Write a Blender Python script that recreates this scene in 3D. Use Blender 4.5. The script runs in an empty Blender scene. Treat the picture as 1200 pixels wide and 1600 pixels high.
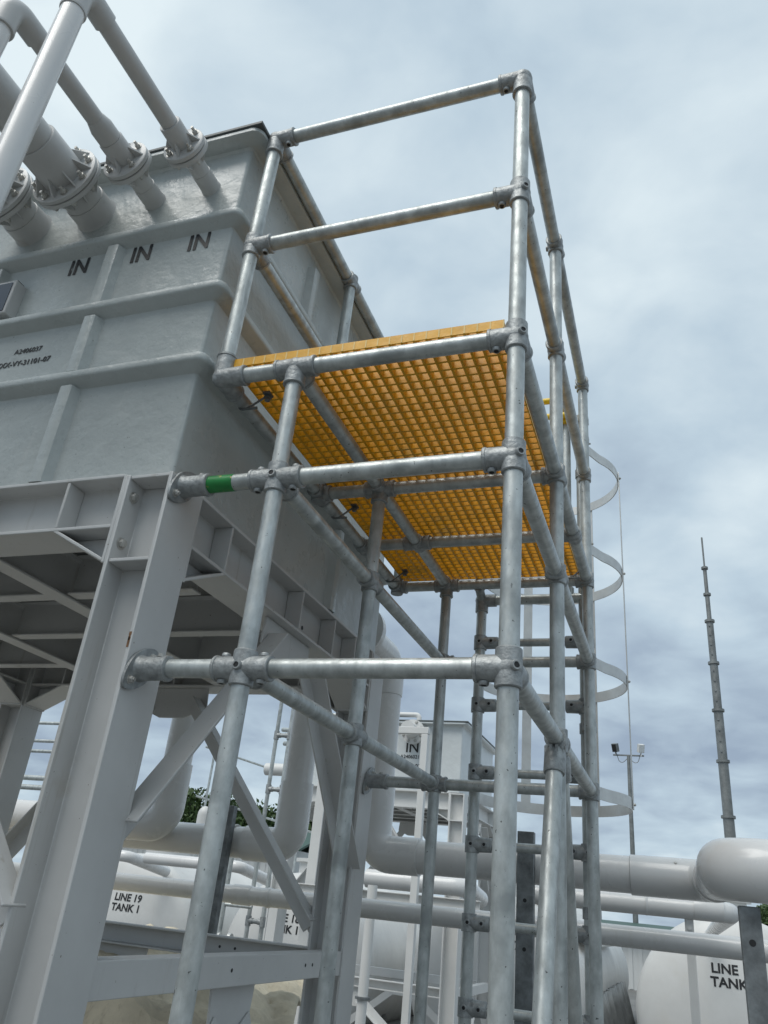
import bpy, math, random
from mathutils import Vector, Matrix
from math import sin, cos, pi, radians
random.seed(7)
S = bpy.context.scene
COL = S.collection

# ------------------------------------------------------------------ camera
cam_d = bpy.data.cameras.new('camera')
cam = bpy.data.objects.new('camera', cam_d)
COL.objects.link(cam)
RX = Vector((0.94113929, 0.32457809, 0.09437107))
DN = Vector((-0.06656016, 0.45167545, -0.88969603))
FW = Vector((-0.33140093, 0.83104654, 0.44669348))
CAMPOS = Vector((0.34139, -1.7, 1.55))
m = Matrix.Identity(4)
for i in range(3):
    m[i][0] = RX[i]; m[i][1] = -DN[i]; m[i][2] = -FW[i]; m[i][3] = CAMPOS[i]
cam.matrix_world = m
cam_d.sensor_fit = 'VERTICAL'
cam_d.sensor_height = 24.0
cam_d.lens = 1226.308 / 1600 * 24.0
cam_d.clip_start = 0.05
cam_d.clip_end = 3000
S.camera = cam

# ------------------------------------------------------------------ world, sun, exposure
SUN_EL, SUN_AZ = radians(58), radians(205)      # azimuth measured from +Y towards +X
W = bpy.data.worlds.new('World'); S.world = W; W.use_nodes = True
nt = W.node_tree; nt.nodes.clear()
def N(t, **k):
    n = nt.nodes.new(t)
    for a, b in k.items(): setattr(n, a, b)
    return n
L = lambda a, b: nt.links.new(a, b)
out = N('ShaderNodeOutputWorld')
sky = N('ShaderNodeTexSky', sky_type='NISHITA', sun_disc=False, sun_elevation=SUN_EL, sun_rotation=SUN_AZ)
sky.altitude = 20; sky.dust_density = 2.0
bg1 = N('ShaderNodeBackground'); bg1.inputs['Strength'].default_value = 0.09
L(sky.outputs[0], bg1.inputs[0])
tc = N('ShaderNodeTexCoord')
sep = N('ShaderNodeSeparateXYZ'); L(tc.outputs['Generated'], sep.inputs[0])
zz = N('ShaderNodeMath', operation='MAXIMUM'); L(sep.outputs[2], zz.inputs[0]); zz.inputs[1].default_value = 0.0
za = N('ShaderNodeMath', operation='ADD'); L(zz.outputs[0], za.inputs[0]); za.inputs[1].default_value = 0.22
dx = N('ShaderNodeMath', operation='DIVIDE'); L(sep.outputs[0], dx.inputs[0]); L(za.outputs[0], dx.inputs[1])
dy = N('ShaderNodeMath', operation='DIVIDE'); L(sep.outputs[1], dy.inputs[0]); L(za.outputs[0], dy.inputs[1])
cmb = N('ShaderNodeCombineXYZ'); L(dx.outputs[0], cmb.inputs[0]); L(dy.outputs[0], cmb.inputs[1])
n1 = N('ShaderNodeTexNoise'); n1.inputs['Scale'].default_value = 0.95; n1.inputs['Detail'].default_value = 7
n1.inputs['Roughness'].default_value = 0.52; n1.inputs['Distortion'].default_value = 0.25
L(cmb.outputs[0], n1.inputs['Vector'])
n2 = N('ShaderNodeTexNoise'); n2.inputs['Scale'].default_value = 4.6; n2.inputs['Detail'].default_value = 6
n2.inputs['Distortion'].default_value = 0.3
L(cmb.outputs[0], n2.inputs['Vector'])
mx = N('ShaderNodeMath', operation='MULTIPLY_ADD'); L(n2.outputs[0], mx.inputs[0]); mx.inputs[1].default_value = 0.42; L(n1.outputs[0], mx.inputs[2])
# clouds thin and brighten towards the zenith and at the very horizon
zr = N('ShaderNodeValToRGB')
e = zr.color_ramp.elements
e[0].position = 0.0; e[0].color = (0.62,)*3 + (1,)
e[1].position = 1.0; e[1].color = (0.95,)*3 + (1,)
for p, v in ((0.07, 0.60), (0.16, 0.40), (0.30, 0.43), (0.5, 0.62), (0.7, 0.85)):
    q = zr.color_ramp.elements.new(p); q.color = (v, v, v, 1)
L(zz.outputs[0], zr.inputs[0])
mz = N('ShaderNodeMath', operation='MULTIPLY_ADD'); L(zr.outputs[0], mz.inputs[0]); mz.inputs[1].default_value = 0.80
sb = N('ShaderNodeMath', operation='MULTIPLY_ADD'); L(mx.outputs[0], sb.inputs[0]); sb.inputs[1].default_value = 1.9; sb.inputs[2].default_value = -1.36
L(sb.outputs[0], mz.inputs[2])
cr = N('ShaderNodeValToRGB')
e = cr.color_ramp.elements
e[0].position = 0.12; e[0].color = (0.305, 0.385, 0.49, 1)
e[1].position = 0.92; e[1].color = (0.75, 0.85, 0.89, 1)
q = cr.color_ramp.elements.new(0.5); q.color = (0.49, 0.605, 0.695, 1)
L(mz.outputs[0], cr.inputs[0])
bg2 = N('ShaderNodeBackground'); bg2.inputs['Strength'].default_value = 1.10
L(cr.outputs[0], bg2.inputs[0])
mixs = N('ShaderNodeMixShader'); mixs.inputs[0].default_value = 0.93
L(bg1.outputs[0], mixs.inputs[1]); L(bg2.outputs[0], mixs.inputs[2]); L(mixs.outputs[0], out.inputs[0])

sun_d = bpy.data.lights.new('sun', 'SUN'); sun_d.energy = 2.0; sun_d.angle = radians(38); sun_d.color = (1.0, 0.97, 0.92)
sun = bpy.data.objects.new('sun', sun_d); COL.objects.link(sun)
sd = Vector((sin(SUN_AZ)*cos(SUN_EL), cos(SUN_AZ)*cos(SUN_EL), sin(SUN_EL)))
sun.rotation_euler = (-sd).to_track_quat('-Z', 'Y').to_euler()
sun.location = (0, -10, 20)
S.view_settings.view_transform = 'Standard'
S.view_settings.look = 'None'
S.view_settings.exposure = 0.0
S.view_settings.gamma = 1.0
S.view_settings.use_curve_mapping = False
S.render.engine = 'CYCLES'
S.cycles.max_bounces = 8

# ------------------------------------------------------------------ materials
def mat(name, col, rough=0.5, metal=0.0, spec=0.5, var=0.0, vscale=4.0, col2=None, bump=0.0, bscale=20.0,
        bdetail=6.0, rvar=0.0, stretch=(1, 1, 1), spots=None, coat=0.0, stain=None, streak=None):
    M = bpy.data.materials.new(name); M.use_nodes = True
    t = M.node_tree; b = t.nodes['Principled BSDF']
    b.inputs['Base Color'].default_value = (*col, 1)
    b.inputs['Roughness'].default_value = rough
    b.inputs['Metallic'].default_value = metal
    b.inputs['Specular IOR Level'].default_value = spec
    b.inputs['Coat Weight'].default_value = coat
    b.inputs['Coat Roughness'].default_value = 0.08
    co = t.nodes.new('ShaderNodeTexCoord')
    mp = t.nodes.new('ShaderNodeMapping'); mp.inputs['Scale'].default_value = stretch
    t.links.new(co.outputs['Object'], mp.inputs[0])
    last = None
    if var > 0 or col2:
        n = t.nodes.new('ShaderNodeTexNoise'); n.inputs['Scale'].default_value = vscale; n.inputs['Detail'].default_value = 7
        n.inputs['Roughness'].default_value = 0.62
        t.links.new(mp.outputs[0], n.inputs[0])
        r = t.nodes.new('ShaderNodeValToRGB')
        c2 = col2 or tuple(c*(1-var) for c in col)
        c1 = col if col2 else tuple(min(1, c*(1+var*0.6)) for c in col)
        r.color_ramp.elements[0].position = 0.32; r.color_ramp.elements[0].color = (*c2, 1)
        r.color_ramp.elements[1].position = 0.68; r.color_ramp.elements[1].color = (*c1, 1)
        t.links.new(n.outputs[0], r.inputs[0]); last = r.outputs[0]
        if rvar > 0:
            mr = t.nodes.new('ShaderNodeMapRange'); mr.inputs[1].default_value = 0.3; mr.inputs[2].default_value = 0.7
            mr.inputs[3].default_value = rough - rvar; mr.inputs[4].default_value = rough + rvar
            n3 = t.nodes.new('ShaderNodeTexNoise'); n3.inputs['Scale'].default_value = vscale*2.3; n3.inputs['Detail'].default_value = 5
            t.links.new(mp.outputs[0], n3.inputs[0]); t.links.new(n3.outputs[0], mr.inputs[0]); t.links.new(mr.outputs[0], b.inputs['Roughness'])
    for sp in ([spots] if spots else []) + ([stain] if stain else []):
        sc, thr, scol, soft = sp
        n = t.nodes.new('ShaderNodeTexNoise'); n.inputs['Scale'].default_value = sc; n.inputs['Detail'].default_value = 4
        t.links.new(co.outputs['Object'], n.inputs[0])
        r = t.nodes.new('ShaderNodeMapRange'); r.inputs[1].default_value = thr; r.inputs[2].default_value = thr + soft
        t.links.new(n.outputs[0], r.inputs[0])
        mxn = t.nodes.new('ShaderNodeMix'); mxn.data_type = 'RGBA'
        t.links.new(r.outputs[0], mxn.inputs[0])
        if last: t.links.new(last, mxn.inputs[6])
        else: mxn.inputs[6].default_value = (*col, 1)
        mxn.inputs[7].default_value = (*scol, 1)
        last = mxn.outputs[2]
    if streak:
        ssc, sthr, scol, ssoft, samt = streak
        m2 = t.nodes.new('ShaderNodeMapping'); m2.inputs['Scale'].default_value = (ssc, ssc, ssc*0.06)
        t.links.new(co.outputs['Object'], m2.inputs[0])
        n = t.nodes.new('ShaderNodeTexNoise'); n.inputs['Scale'].default_value = 1.0; n.inputs['Detail'].default_value = 6; n.inputs['Roughness'].default_value = 0.7
        t.links.new(m2.outputs[0], n.inputs[0])
        r = t.nodes.new('ShaderNodeMapRange'); r.inputs[1].default_value = sthr; r.inputs[2].default_value = sthr + ssoft; r.inputs[4].default_value = samt
        t.links.new(n.outputs[0], r.inputs[0])
        mxn = t.nodes.new('ShaderNodeMix'); mxn.data_type = 'RGBA'
        t.links.new(r.outputs[0], mxn.inputs[0])
        if last: t.links.new(last, mxn.inputs[6])
        else: mxn.inputs[6].default_value = (*col, 1)
        mxn.inputs[7].default_value = (*scol, 1); last = mxn.outputs[2]
    if last: t.links.new(last, b.inputs['Base Color'])
    if bump > 0:
        n = t.nodes.new('ShaderNodeTexNoise'); n.inputs['Scale'].default_value = bscale; n.inputs['Detail'].default_value = bdetail
        n.inputs['Distortion'].default_value = 0.15
        t.links.new(mp.outputs[0], n.inputs[0])
        bp = t.nodes.new('ShaderNodeBump'); bp.inputs['Strength'].default_value = bump; bp.inputs['Distance'].default_value = 0.01
        t.links.new(n.outputs[0], bp.inputs['Height']); t.links.new(bp.outputs[0], b.inputs['Normal'])
    return M

M = {}
M['galv'] = mat('galvanised tube', (0.47, 0.495, 0.485), 0.44, 0.55, var=0.30, vscale=24, rvar=0.12, bump=0.12, bscale=34,
                stretch=(1, 1, 0.5), spots=(95, 0.69, (0.09, 0.09, 0.085), 0.03), stain=(7.0, 0.58, (0.30, 0.32, 0.315), 0.12), streak=(60.0, 0.64, (0.62, 0.63, 0.62), 0.06, 0.5))
M['cast'] = mat('galvanised malleable casting', (0.34, 0.355, 0.355), 0.52, 0.5, var=0.32, vscale=40, rvar=0.08, bump=0.28, bscale=90)
M['oldgalv'] = mat('weathered galvanised channel', (0.20, 0.215, 0.22), 0.55, 0.5, var=0.45, vscale=16, rvar=0.1, bump=0.08, bscale=60)
M['steel'] = mat('grey painted steel', (0.54, 0.54, 0.53), 0.46, var=0.08, vscale=3.0, rvar=0.06, bump=0.04, bscale=24,
                 spots=(90, 0.725, (0.20, 0.17, 0.14), 0.02), stain=(5.0, 0.66, (0.42, 0.39, 0.34), 0.14), streak=(14.0, 0.62, (0.37, 0.345, 0.30), 0.12, 0.75))
M['steel_shade'] = mat('grey deck steel darkened as shade', (0.20, 0.20, 0.195), 0.6, var=0.12, vscale=3.0)  # deck copy of the grey steel, underside shade put into its darker colour
M['grp'] = mat('hand laid grey fibreglass', (0.43, 0.46, 0.45), 0.33, spec=0.5, var=0.09, vscale=4.0, rvar=0.11, bump=0.38, bscale=26, bdetail=5,
               stain=(3.2, 0.60, (0.45, 0.465, 0.45), 0.2), streak=(16.0, 0.60, (0.52, 0.53, 0.51), 0.10, 0.45), spots=(70, 0.72, (0.22, 0.23, 0.22), 0.03))
M['lid'] = mat('dark lid sheet', (0.09, 0.10, 0.10), 0.5, var=0.2, vscale=8)
M['pvc'] = mat('glossy light grey pipe', (0.66, 0.655, 0.645), 0.26, spec=0.5, streak=(10.0, 0.60, (0.56, 0.54, 0.50), 0.12, 0.5), var=0.05, vscale=3.0, rvar=0.05, bump=0.02, bscale=9, coat=0.2,
               spots=(60, 0.74, (0.35, 0.34, 0.32), 0.03))
M['pvc_g'] = mat('mid grey painted pipe', (0.50, 0.50, 0.49), 0.38, var=0.08, vscale=4.0, rvar=0.05, bump=0.05, bscale=20,
                 spots=(70, 0.74, (0.28, 0.27, 0.26), 0.03), stain=(9, 0.62, (0.40, 0.39, 0.37), 0.1))
M['white'] = mat('white painted steel', (0.66, 0.66, 0.645), 0.45, var=0.06, vscale=3.0, bump=0.03, bscale=20)
M['tankw'] = mat('white storage tank coat', (0.60, 0.60, 0.585), 0.40, streak=(7.0, 0.58, (0.50, 0.485, 0.45), 0.14, 0.6), var=0.10, vscale=1.6, rvar=0.06, bump=0.10, bscale=3.5,
                 stain=(2.2, 0.62, (0.56, 0.55, 0.52), 0.2))
M['yellow'] = mat('yellow moulded grating', (0.72, 0.36, 0.008), 0.38, var=0.16, vscale=14, rvar=0.1, bump=0.06, bscale=60, stain=(6, 0.60, (0.55, 0.30, 0.03), 0.1))
M['yellow_l'] = mat('pale sawn grating edge', (0.78, 0.56, 0.22), 0.6, var=0.1, vscale=30)
M['gate'] = mat('yellow gate paint', (0.80, 0.55, 0.03), 0.35, var=0.06, vscale=8)
M['alu'] = mat('aluminium strap', (0.62, 0.62, 0.60), 0.42, 0.55, var=0.12, vscale=12, rvar=0.08)
M['bolt'] = mat('zinc plated bolt', (0.50, 0.49, 0.46), 0.45, 0.5, var=0.25, vscale=60)
M['dark'] = mat('dark recess', (0.015, 0.015, 0.016), 0.6)
M['black'] = mat('black stencil paint', (0.014, 0.014, 0.015), 0.5, spots=(70, 0.67, (0.30, 0.32, 0.31), 0.05))
M['green'] = mat('green label tape', (0.01, 0.17, 0.035), 0.35, col2=(0.015, 0.24, 0.05), vscale=30, spots=(55, 0.66, (0.42, 0.36, 0.10), 0.05))
M['rust'] = mat('rusty scar', (0.22, 0.12, 0.06), 0.8, var=0.4, vscale=60)
M['tarp'] = mat('beige tarpaulin', (0.64, 0.56, 0.42), 0.8, var=0.34, vscale=4.0, bump=0.9, bscale=13, streak=(30.0, 0.55, (0.44, 0.37, 0.26), 0.1, 0.7))
M['leaf'] = mat('leaves', (0.035, 0.07, 0.018), 0.6, col2=(0.065, 0.105, 0.028), vscale=0.7)
M['bark'] = mat('bark', (0.10, 0.075, 0.055), 0.9, var=0.3, vscale=6)
M['concrete'] = mat('concrete ground', (0.16, 0.16, 0.155), 0.85, var=0.25, vscale=0.6, bump=0.2, bscale=12)
M['roofg'] = mat('green sheet roof', (0.03, 0.075, 0.055), 0.5, var=0.15, vscale=2)
M['wallw'] = mat('pale cladding', (0.58, 0.59, 0.58), 0.55, var=0.08, vscale=1.0)
M['glass'] = mat('lamp glass', (0.75, 0.78, 0.80), 0.12)
M['skirt'] = mat('dark silver sheet', (0.26, 0.27, 0.27), 0.5, 0.3, var=0.25, vscale=5)
M['pane'] = mat('dark blue sight pane', (0.03, 0.04, 0.06), 0.12, spec=0.6)
M['mast'] = mat('grey telescopic mast steel', (0.22, 0.23, 0.225), 0.5, 0.5, var=0.3, vscale=6)

# ------------------------------------------------------------------ mesh builder
class MB:
    def __init__(s): s.v = []; s.f = []; s.mi = []; s.sm = []; s.gi = []; s.g = 0
    def new(s): s.g += 1; return s
    def add(s, vs, fs, mi=0, smooth=False):
        o = len(s.v); s.v += [tuple(v) for v in vs]
        for f in fs: s.f.append(tuple(i+o for i in f)); s.mi.append(mi); s.sm.append(smooth); s.gi.append(s.g)
    def box(s, a, b, mi=0):
        x0, y0, z0 = a; x1, y1, z1 = b
        s.add([(x0,y0,z0),(x1,y0,z0),(x1,y1,z0),(x0,y1,z0),(x0,y0,z1),(x1,y0,z1),(x1,y1,z1),(x0,y1,z1)],
              [(0,3,2,1),(4,5,6,7),(0,1,5,4),(1,2,6,5),(2,3,7,6),(3,0,4,7)], mi)
    def prism(s, prof, p0, p1, u, v, mi=0, smooth=False):
        # prof: 2D polygon in (u, v) swept from p0 to p1
        p0, p1, u, v = Vector(p0), Vector(p1), Vector(u), Vector(v)
        n = len(prof)
        vs = [p0 + u*a + v*b for a, b in prof] + [p1 + u*a + v*b for a, b in prof]
        fs = [(i, (i+1) % n, n+(i+1) % n, n+i) for i in range(n)]
        s.add(vs, fs + [tuple(range(n-1, -1, -1)), tuple(range(n, 2*n))], mi, smooth)
    def frame(s, d):
        d = Vector(d).normalized()
        u = d.cross(Vector((0, 0, 1)))
        if u.length < 1e-4: u = Vector((1, 0, 0))
        u.normalize(); return d, u, d.cross(u)
    def rings(s, rs, n, mi=0, cap=True):
        # rs: list of (centre, radius, u, v)
        vs = []
        for c, r, u, v in rs:
            for k in range(n):
                a = 2*pi*k/n; vs.append(Vector(c) + u*(r*cos(a)) + v*(r*sin(a)))
        fs = []
        for j in range(len(rs)-1):
            for k in range(n):
                fs.append((j*n+k, j*n+(k+1) % n, (j+1)*n+(k+1) % n, (j+1)*n+k))
        s.add(vs, fs, mi, True)
        if cap:
            s.add(vs[:n], [tuple(range(n-1, -1, -1))], mi); s.add(vs[-n:], [tuple(range(n))], mi)
    def lathe(s, p0, d, prof, n=24, mi=0, cap=True):
        d, u, v = s.frame(d); p0 = Vector(p0)
        s.rings([(p0+d*t, r, u, v) for t, r in prof], n, mi, cap)
    def tube(s, p0, p1, r, n=20, mi=0, cap=True, cuts=1):
        p0, p1 = Vector(p0), Vector(p1); d = p1-p0
        _, u, v = s.frame(d)
        s.rings([(p0+d*(i/cuts), r, u, v) for i in range(cuts+1)], n, mi, cap)
    def path(s, pts, r, bend=None, n=20, mi=0, seg=10, cap=True):
        pts = [Vector(p) for p in pts]
        out = [pts[0]]
        for i in range(1, len(pts)-1):
            a, b, c = pts[i-1], pts[i], pts[i+1]
            d0 = (a-b).normalized(); d1 = (c-b).normalized()
            ang = d0.angle(d1); R = bend
            t = R/math.tan(ang/2)
            s0 = b+d0*t; s1 = b+d1*t
            bis = (d0+d1).normalized(); cen = b+bis*(R/sin(ang/2))
            e0 = s0-cen; e1 = s1-cen; tot = e0.angle(e1)
            ax = e0.cross(e1).normalized()
            for k in range(seg+1): out.append(cen + Matrix.Rotation(tot*k/seg, 3, ax) @ e0)
        out.append(pts[-1])
        ds = []
        for i in range(len(out)):
            a = out[max(0, i-1)]; b = out[min(len(out)-1, i+1)]; ds.append((b-a).normalized())
        _, u, v = s.frame(ds[0]); rs = []
        for i, p in enumerate(out):
            u = (u - ds[i]*u.dot(ds[i])).normalized(); v = ds[i].cross(u)
            rs.append((p, r, u, v))
        s.rings(rs, n, mi, cap)
    def sphere(s, c, r, n=16, mi=0):
        s.lathe((c[0], c[1], c[2]), (0, 0, 1), [(r*sin(a), max(1e-4, r*cos(a))) for a in [(-pi/2+pi*k/8) for k in range(9)]], n, mi, False)
    def hexbolt(s, c, d, r=0.012, h=0.010, stub=0.0, mi=0):
        s.new()
        s.lathe(c, d, [(0, r*1.4), (0.0015, r*1.4)], 14, mi)
        s.lathe(Vector(c)+Vector(d).normalized()*0.002, d, [(0, r), (h, r), (h+0.001, r*0.8)], 6, mi)
        if stub: s.lathe(Vector(c)+Vector(d).normalized()*h, d, [(0, r*0.55), (stub, r*0.55)], 10, mi)

def build(name, mb, mats, parent=None, bevel=0.0, angle=38, base=None):
    me = bpy.data.meshes.new(name)
    if base is None:
        p = parent
        base = Vector((0, 0, 0))
        while p is not None: base = base + p.location; p = p.parent
    vs = [(v[0]-base[0], v[1]-base[1], v[2]-base[2]) for v in mb.v]
    me.from_pydata(vs, [], mb.f)
    if not isinstance(mats, (list, tuple)): mats = [mats]
    for q in mats: me.materials.append(q)
    me.polygons.foreach_set('material_index', mb.mi)
    me.polygons.foreach_set('use_smooth', mb.sm)
    me.update()
    me.set_sharp_from_angle(angle=radians(angle))
    o = bpy.data.objects.new(name, me); COL.objects.link(o)
    if parent is not None: o.parent = parent
    if bevel:
        b = o.modifiers.new('edge', 'BEVEL'); b.width = bevel; b.segments = 2; b.limit_method = 'ANGLE'; b.angle_limit = radians(50)
    return o
def build_each(name, mb, mats, parent=None, bevel=0.0, angle=38):
    # one object for every piece the builder was told to start with new()
    for g in sorted(set(mb.gi)):
        q = MB(); idx = {}
        for f, mi, sm, gi in zip(mb.f, mb.mi, mb.sm, mb.gi):
            if gi != g: continue
            for i in f:
                if i not in idx: idx[i] = len(q.v); q.v.append(mb.v[i])
            q.f.append(tuple(idx[i] for i in f)); q.mi.append(mi); q.sm.append(sm); q.gi.append(0)
        build(name, q, mats, parent, bevel, angle)
def tag(o, label=None, cat=None, group=None, kind=None):
    if label: o['label'] = label
    if cat: o['category'] = cat
    if group: o['group'] = group
    if kind: o['kind'] = kind
    return o
def thing(name, loc, label, cat, group=None):
    o = bpy.data.objects.new(name, None); COL.objects.link(o); o.location = loc; o.empty_display_size = 0.2
    return tag(o, label, cat, group)
def lone(name, mb, mats, loc, label, cat, group=None, bevel=0, kind=None):
    o = build(name, mb, mats, None, bevel, base=Vector(loc)); o.location = loc
    return tag(o, label, cat, group, kind)
def text(name, s, org, xd, up, size, parent, m, thick=0.0006, bold=0.0, remap=None, align='CENTER', xs=1.0):
    c = bpy.data.curves.new(name, 'FONT'); c.body = s; c.size = size; c.extrude = thick; c.offset = bold; c.align_x = align; c.align_y = 'CENTER'
    c.resolution_u = 3
    t = bpy.data.objects.new(name, c); COL.objects.link(t)
    dg = bpy.context.evaluated_depsgraph_get()
    me = bpy.data.meshes.new_from_object(t.evaluated_get(dg))
    bpy.data.objects.remove(t); bpy.data.curves.remove(c)
    xd, up, org = Vector(xd).normalized(), Vector(up).normalized(), Vector(org); nn = xd.cross(up)
    base = Vector((0, 0, 0)); p = parent
    while p is not None: base = base + p.location; p = p.parent
    for v in me.vertices:
        w = org + xd*(v.co.x*xs) + up*v.co.y + nn*v.co.z
        if remap: w = remap(w, v.co.z)
        v.co = w - base
    me.materials.clear(); me.materials.append(m); me.name = name
    for p_ in me.polygons: p_.material_index = 0
    o = bpy.data.objects.new(name, me); COL.objects.link(o); o.parent = parent
    return o

# ------------------------------------------------------------------ the ground
g = MB(); g.add([(-400, -400, 0), (400, -400, 0), (400, 400, 0), (-400, 400, 0)], [(0, 1, 2, 3)])
tag(build('ground', g, M['concrete']), kind='structure')

# ------------------------------------------------------------------ steel stand
def Iprof(hw, h, tf, tw):
    return [(-hw, 0), (hw, 0), (hw, tf), (tw/2, tf), (tw/2, h-tf), (hw, h-tf), (hw, h), (-hw, h), (-hw, h-tf), (-tw/2, h-tf), (-tw/2, tf), (-hw, tf)]
def plate(mb, pts, nrm, t):
    # polygon of 3D points, thickness t centred along nrm
    nrm = Vector(nrm).normalized(); n = len(pts)
    vs = [Vector(p)-nrm*t/2 for p in pts] + [Vector(p)+nrm*t/2 for p in pts]
    mb.add(vs, [tuple(range(n-1, -1, -1)), tuple(range(n, 2*n))] + [(i, (i+1) % n, n+(i+1) % n, n+i) for i in range(n)])
def angle_bar(mb, p0, p1, inp, outn, w=0.08, t=0.008):
    # L section: one leg flat in the frame plane (direction inp), one leg standing off along outn
    prof = [(-w/2, 0), (w/2, 0), (w/2, w), (w/2-t, w), (w/2-t, t), (-w/2, t)]
    mb.prism(prof, p0, p1, inp, outn)

def make_stand(label, X0, X1, Y0, Y1, zt, m, detail=True, zl=1.285, cross=True):
    w = 0.16
    root = thing('tank_stand', ((X0+X1)/2, (Y0+Y1)/2, 0), label, 'steel stand')
    xc = (X0+w/2, X1-w/2); yc = (Y0+w/2, Y1-w/2)
    hb = 0.18; zb = zt-hb; zh = zt-0.285; bv = 0.0025 if detail else 0
    for cx in xc:
        for cy in yc:
            c = MB(); h = w/2; tf, tw = 0.012, 0.009
            prof = [(-h, -h), (-h+tf, -h), (-h+tf, -tw/2), (h-tf, -tw/2), (h-tf, -h), (h, -h), (h, h), (h-tf, h), (h-tf, tw/2), (-h+tf, tw/2), (-h+tf, h), (-h, h)]
            c.prism(prof, (cx, cy, 0.02), (cx, cy, zt-0.010), (1, 0, 0), (0, 1, 0))
            co = build('column', c, m, root, bv)
            b = MB(); b.box((cx-0.15, cy-0.15, 0.0), (cx+0.15, cy+0.15, 0.018)); build('base_plate', b, m, co)
            b = MB()
            for sy in (-1, 1):
                ya, yb = (cy-h+0.004, cy-tw/2-0.001) if sy < 0 else (cy+tw/2+0.001, cy+h-0.004)
                b.new(); b.box((cx-h+tf+0.001, ya, zh-0.005), (cx+h-tf-0.001, yb, zh+0.006))
                b.new(); b.box((cx-h+tf+0.001, ya, zt-0.022), (cx+h-tf-0.001, yb, zt-0.011))
            build_each('stiffener', b, m, co, bv)
            if detail:
                b = MB(); inn = -1 if cx > (X0+X1)/2 else 1
                for zq in (zt-0.07, zt-0.22):
                    for sy in (-0.045,):
                        b.hexbolt((cx+inn*(h-tf-0.0005), cy+sy, zq), (-inn, 0, 0), 0.013, 0.011)
                build_each('bolt', b, M['bolt'], co)
    # four perimeter beams with haunches
    def side(p0, p1, outn):
        p0, p1, outn = Vector(p0), Vector(p1), Vector(outn); d = (p1-p0).normalized(); Ln = (p1-p0).length
        P = lambda s_, o, z: p0 + d*s_ + outn*o + Vector((0, 0, z))
        b = MB(); b.prism(Iprof(0.076, hb-0.001, 0.011, 0.007), P(0.015, 0, zb), P(Ln-0.015, 0, zb), outn, (0, 0, 1))
        be = build('beam', b, m, root, bv)
        for s0, sg in ((0, 1), (Ln, -1)):
            hb_ = MB()
            plate(hb_, [P(s0+sg*0.015, 0, zh+0.012), P(s0+sg*0.212, 0, zb-0.001), P(s0+sg*0.015, 0, zb-0.001)], outn, 0.009)
            # sloping flange
            a = P(s0+sg*0.014, 0, zh+0.004); e_ = P(s0+sg*0.220, 0, zb+0.004)
            nrm = d.cross(outn).normalized(); dd = (e_-a).normalized(); up = outn.cross(dd).normalized()
            hb_.prism([(-0.075, -0.005), (0.075, -0.005), (0.075, 0.005), (-0.075, 0.005)], a, e_, outn, up)
            # end plate
            hb_.prism([(-0.078, zh-0.006), (0.078, zh-0.006), (0.078, zt-0.006), (-0.078, zt-0.006)], P(s0+sg*0.001, 0, 0), P(s0+sg*0.0135, 0, 0), outn, (0, 0, 1))
            hp = build('haunch', hb_, m, root, bv)
        st = MB()
        ks = [] if not detail else [0.218, Ln-0.218] + ([Ln*0.5] if Ln < 2.0 else [Ln*0.36, Ln*0.64]) + [Ln*0.5+0.33]
        for k in ks:
            for sg in (-1, 1):
                st.new(); st.box(*[tuple(f(a, b_) for a, b_ in zip(P(k-0.005, sg*0.0045, zb+0.012), P(k+0.005, sg*0.0735, zt-0.0125))) for f in (min, max)])
        build_each('stiffener', st, m, be, bv)
        if detail:
            hs = MB()
            for k in (Ln*0.5+0.10, Ln*0.5+0.16): hs.new().lathe(P(k, 0.0036, zb+0.075), outn, [(0, 0.009), (0.0008, 0.009)], 10)
            build_each('bolt_hole', hs, M['dark'], be)
        # gusset and inverted V brace
        mid = Ln/2; gz = zb-0.001
        gp = MB()
        plate(gp, [P(mid-0.19, 0.03, gz), P(mid+0.19, 0.03, gz), P(mid+0.20, 0.03, gz-0.10), P(mid+0.07, 0.03, gz-0.15), P(mid-0.07, 0.03, gz-0.15), P(mid-0.20, 0.03, gz-0.10)], outn, 0.010)
        build('gusset_plate', gp, m, root, bv)
        for sg in (-1, 1):
            br = MB(); end = mid-0.004
            a = P(mid+sg*0.13, 0.036, gz-0.08); run = (end - 0.13)
            slope = 1.10 if Ln < 1.75 else 1.28
            b_ = P(mid+sg*(end-0.01), 0.036, max(gz-0.08-(run-0.01)*slope, zl+0.16))
            dd = (b_-a).normalized(); inp = outn.cross(dd).normalized()*sg
            angle_bar(br, a, b_, inp, outn, 0.078, 0.008)
            build('brace', br, m, root, bv)
            gq = MB(); e2 = mid + sg*mid
            plate(gq, [P(e2-sg*0.001, 0.03, b_.z-0.05), P(e2-sg*0.001, 0.03, b_.z+0.07), P(e2-sg*0.06, 0.03, b_.z+0.09), P(e2-sg*0.085, 0.03, b_.z+0.05)], outn, 0.009)
            build('gusset_plate', gq, m, root, bv)
        # low tie beam: channel; lower V brace
        tb = MB(); o0 = 0.074
        hz = 0.085
        tb.prism([(0, 0), (o0, 0), (o0, hz), (0, hz), (0, hz-0.009), (o0-0.008, hz-0.009), (o0-0.008, 0.009), (0, 0.009)] if abs(outn.x) > 0.5 else
                 [(0, 0), (o0, 0), (o0, 0.008), (0.008, 0.008), (0.008, hz-0.008), (o0, hz-0.008), (o0, hz), (0, hz)], P(0.001, 0, zl), P(Ln-0.001, 0, zl), outn, (0, 0, 1))
        tie = build('tie_beam', tb, m, root, bv)
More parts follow.
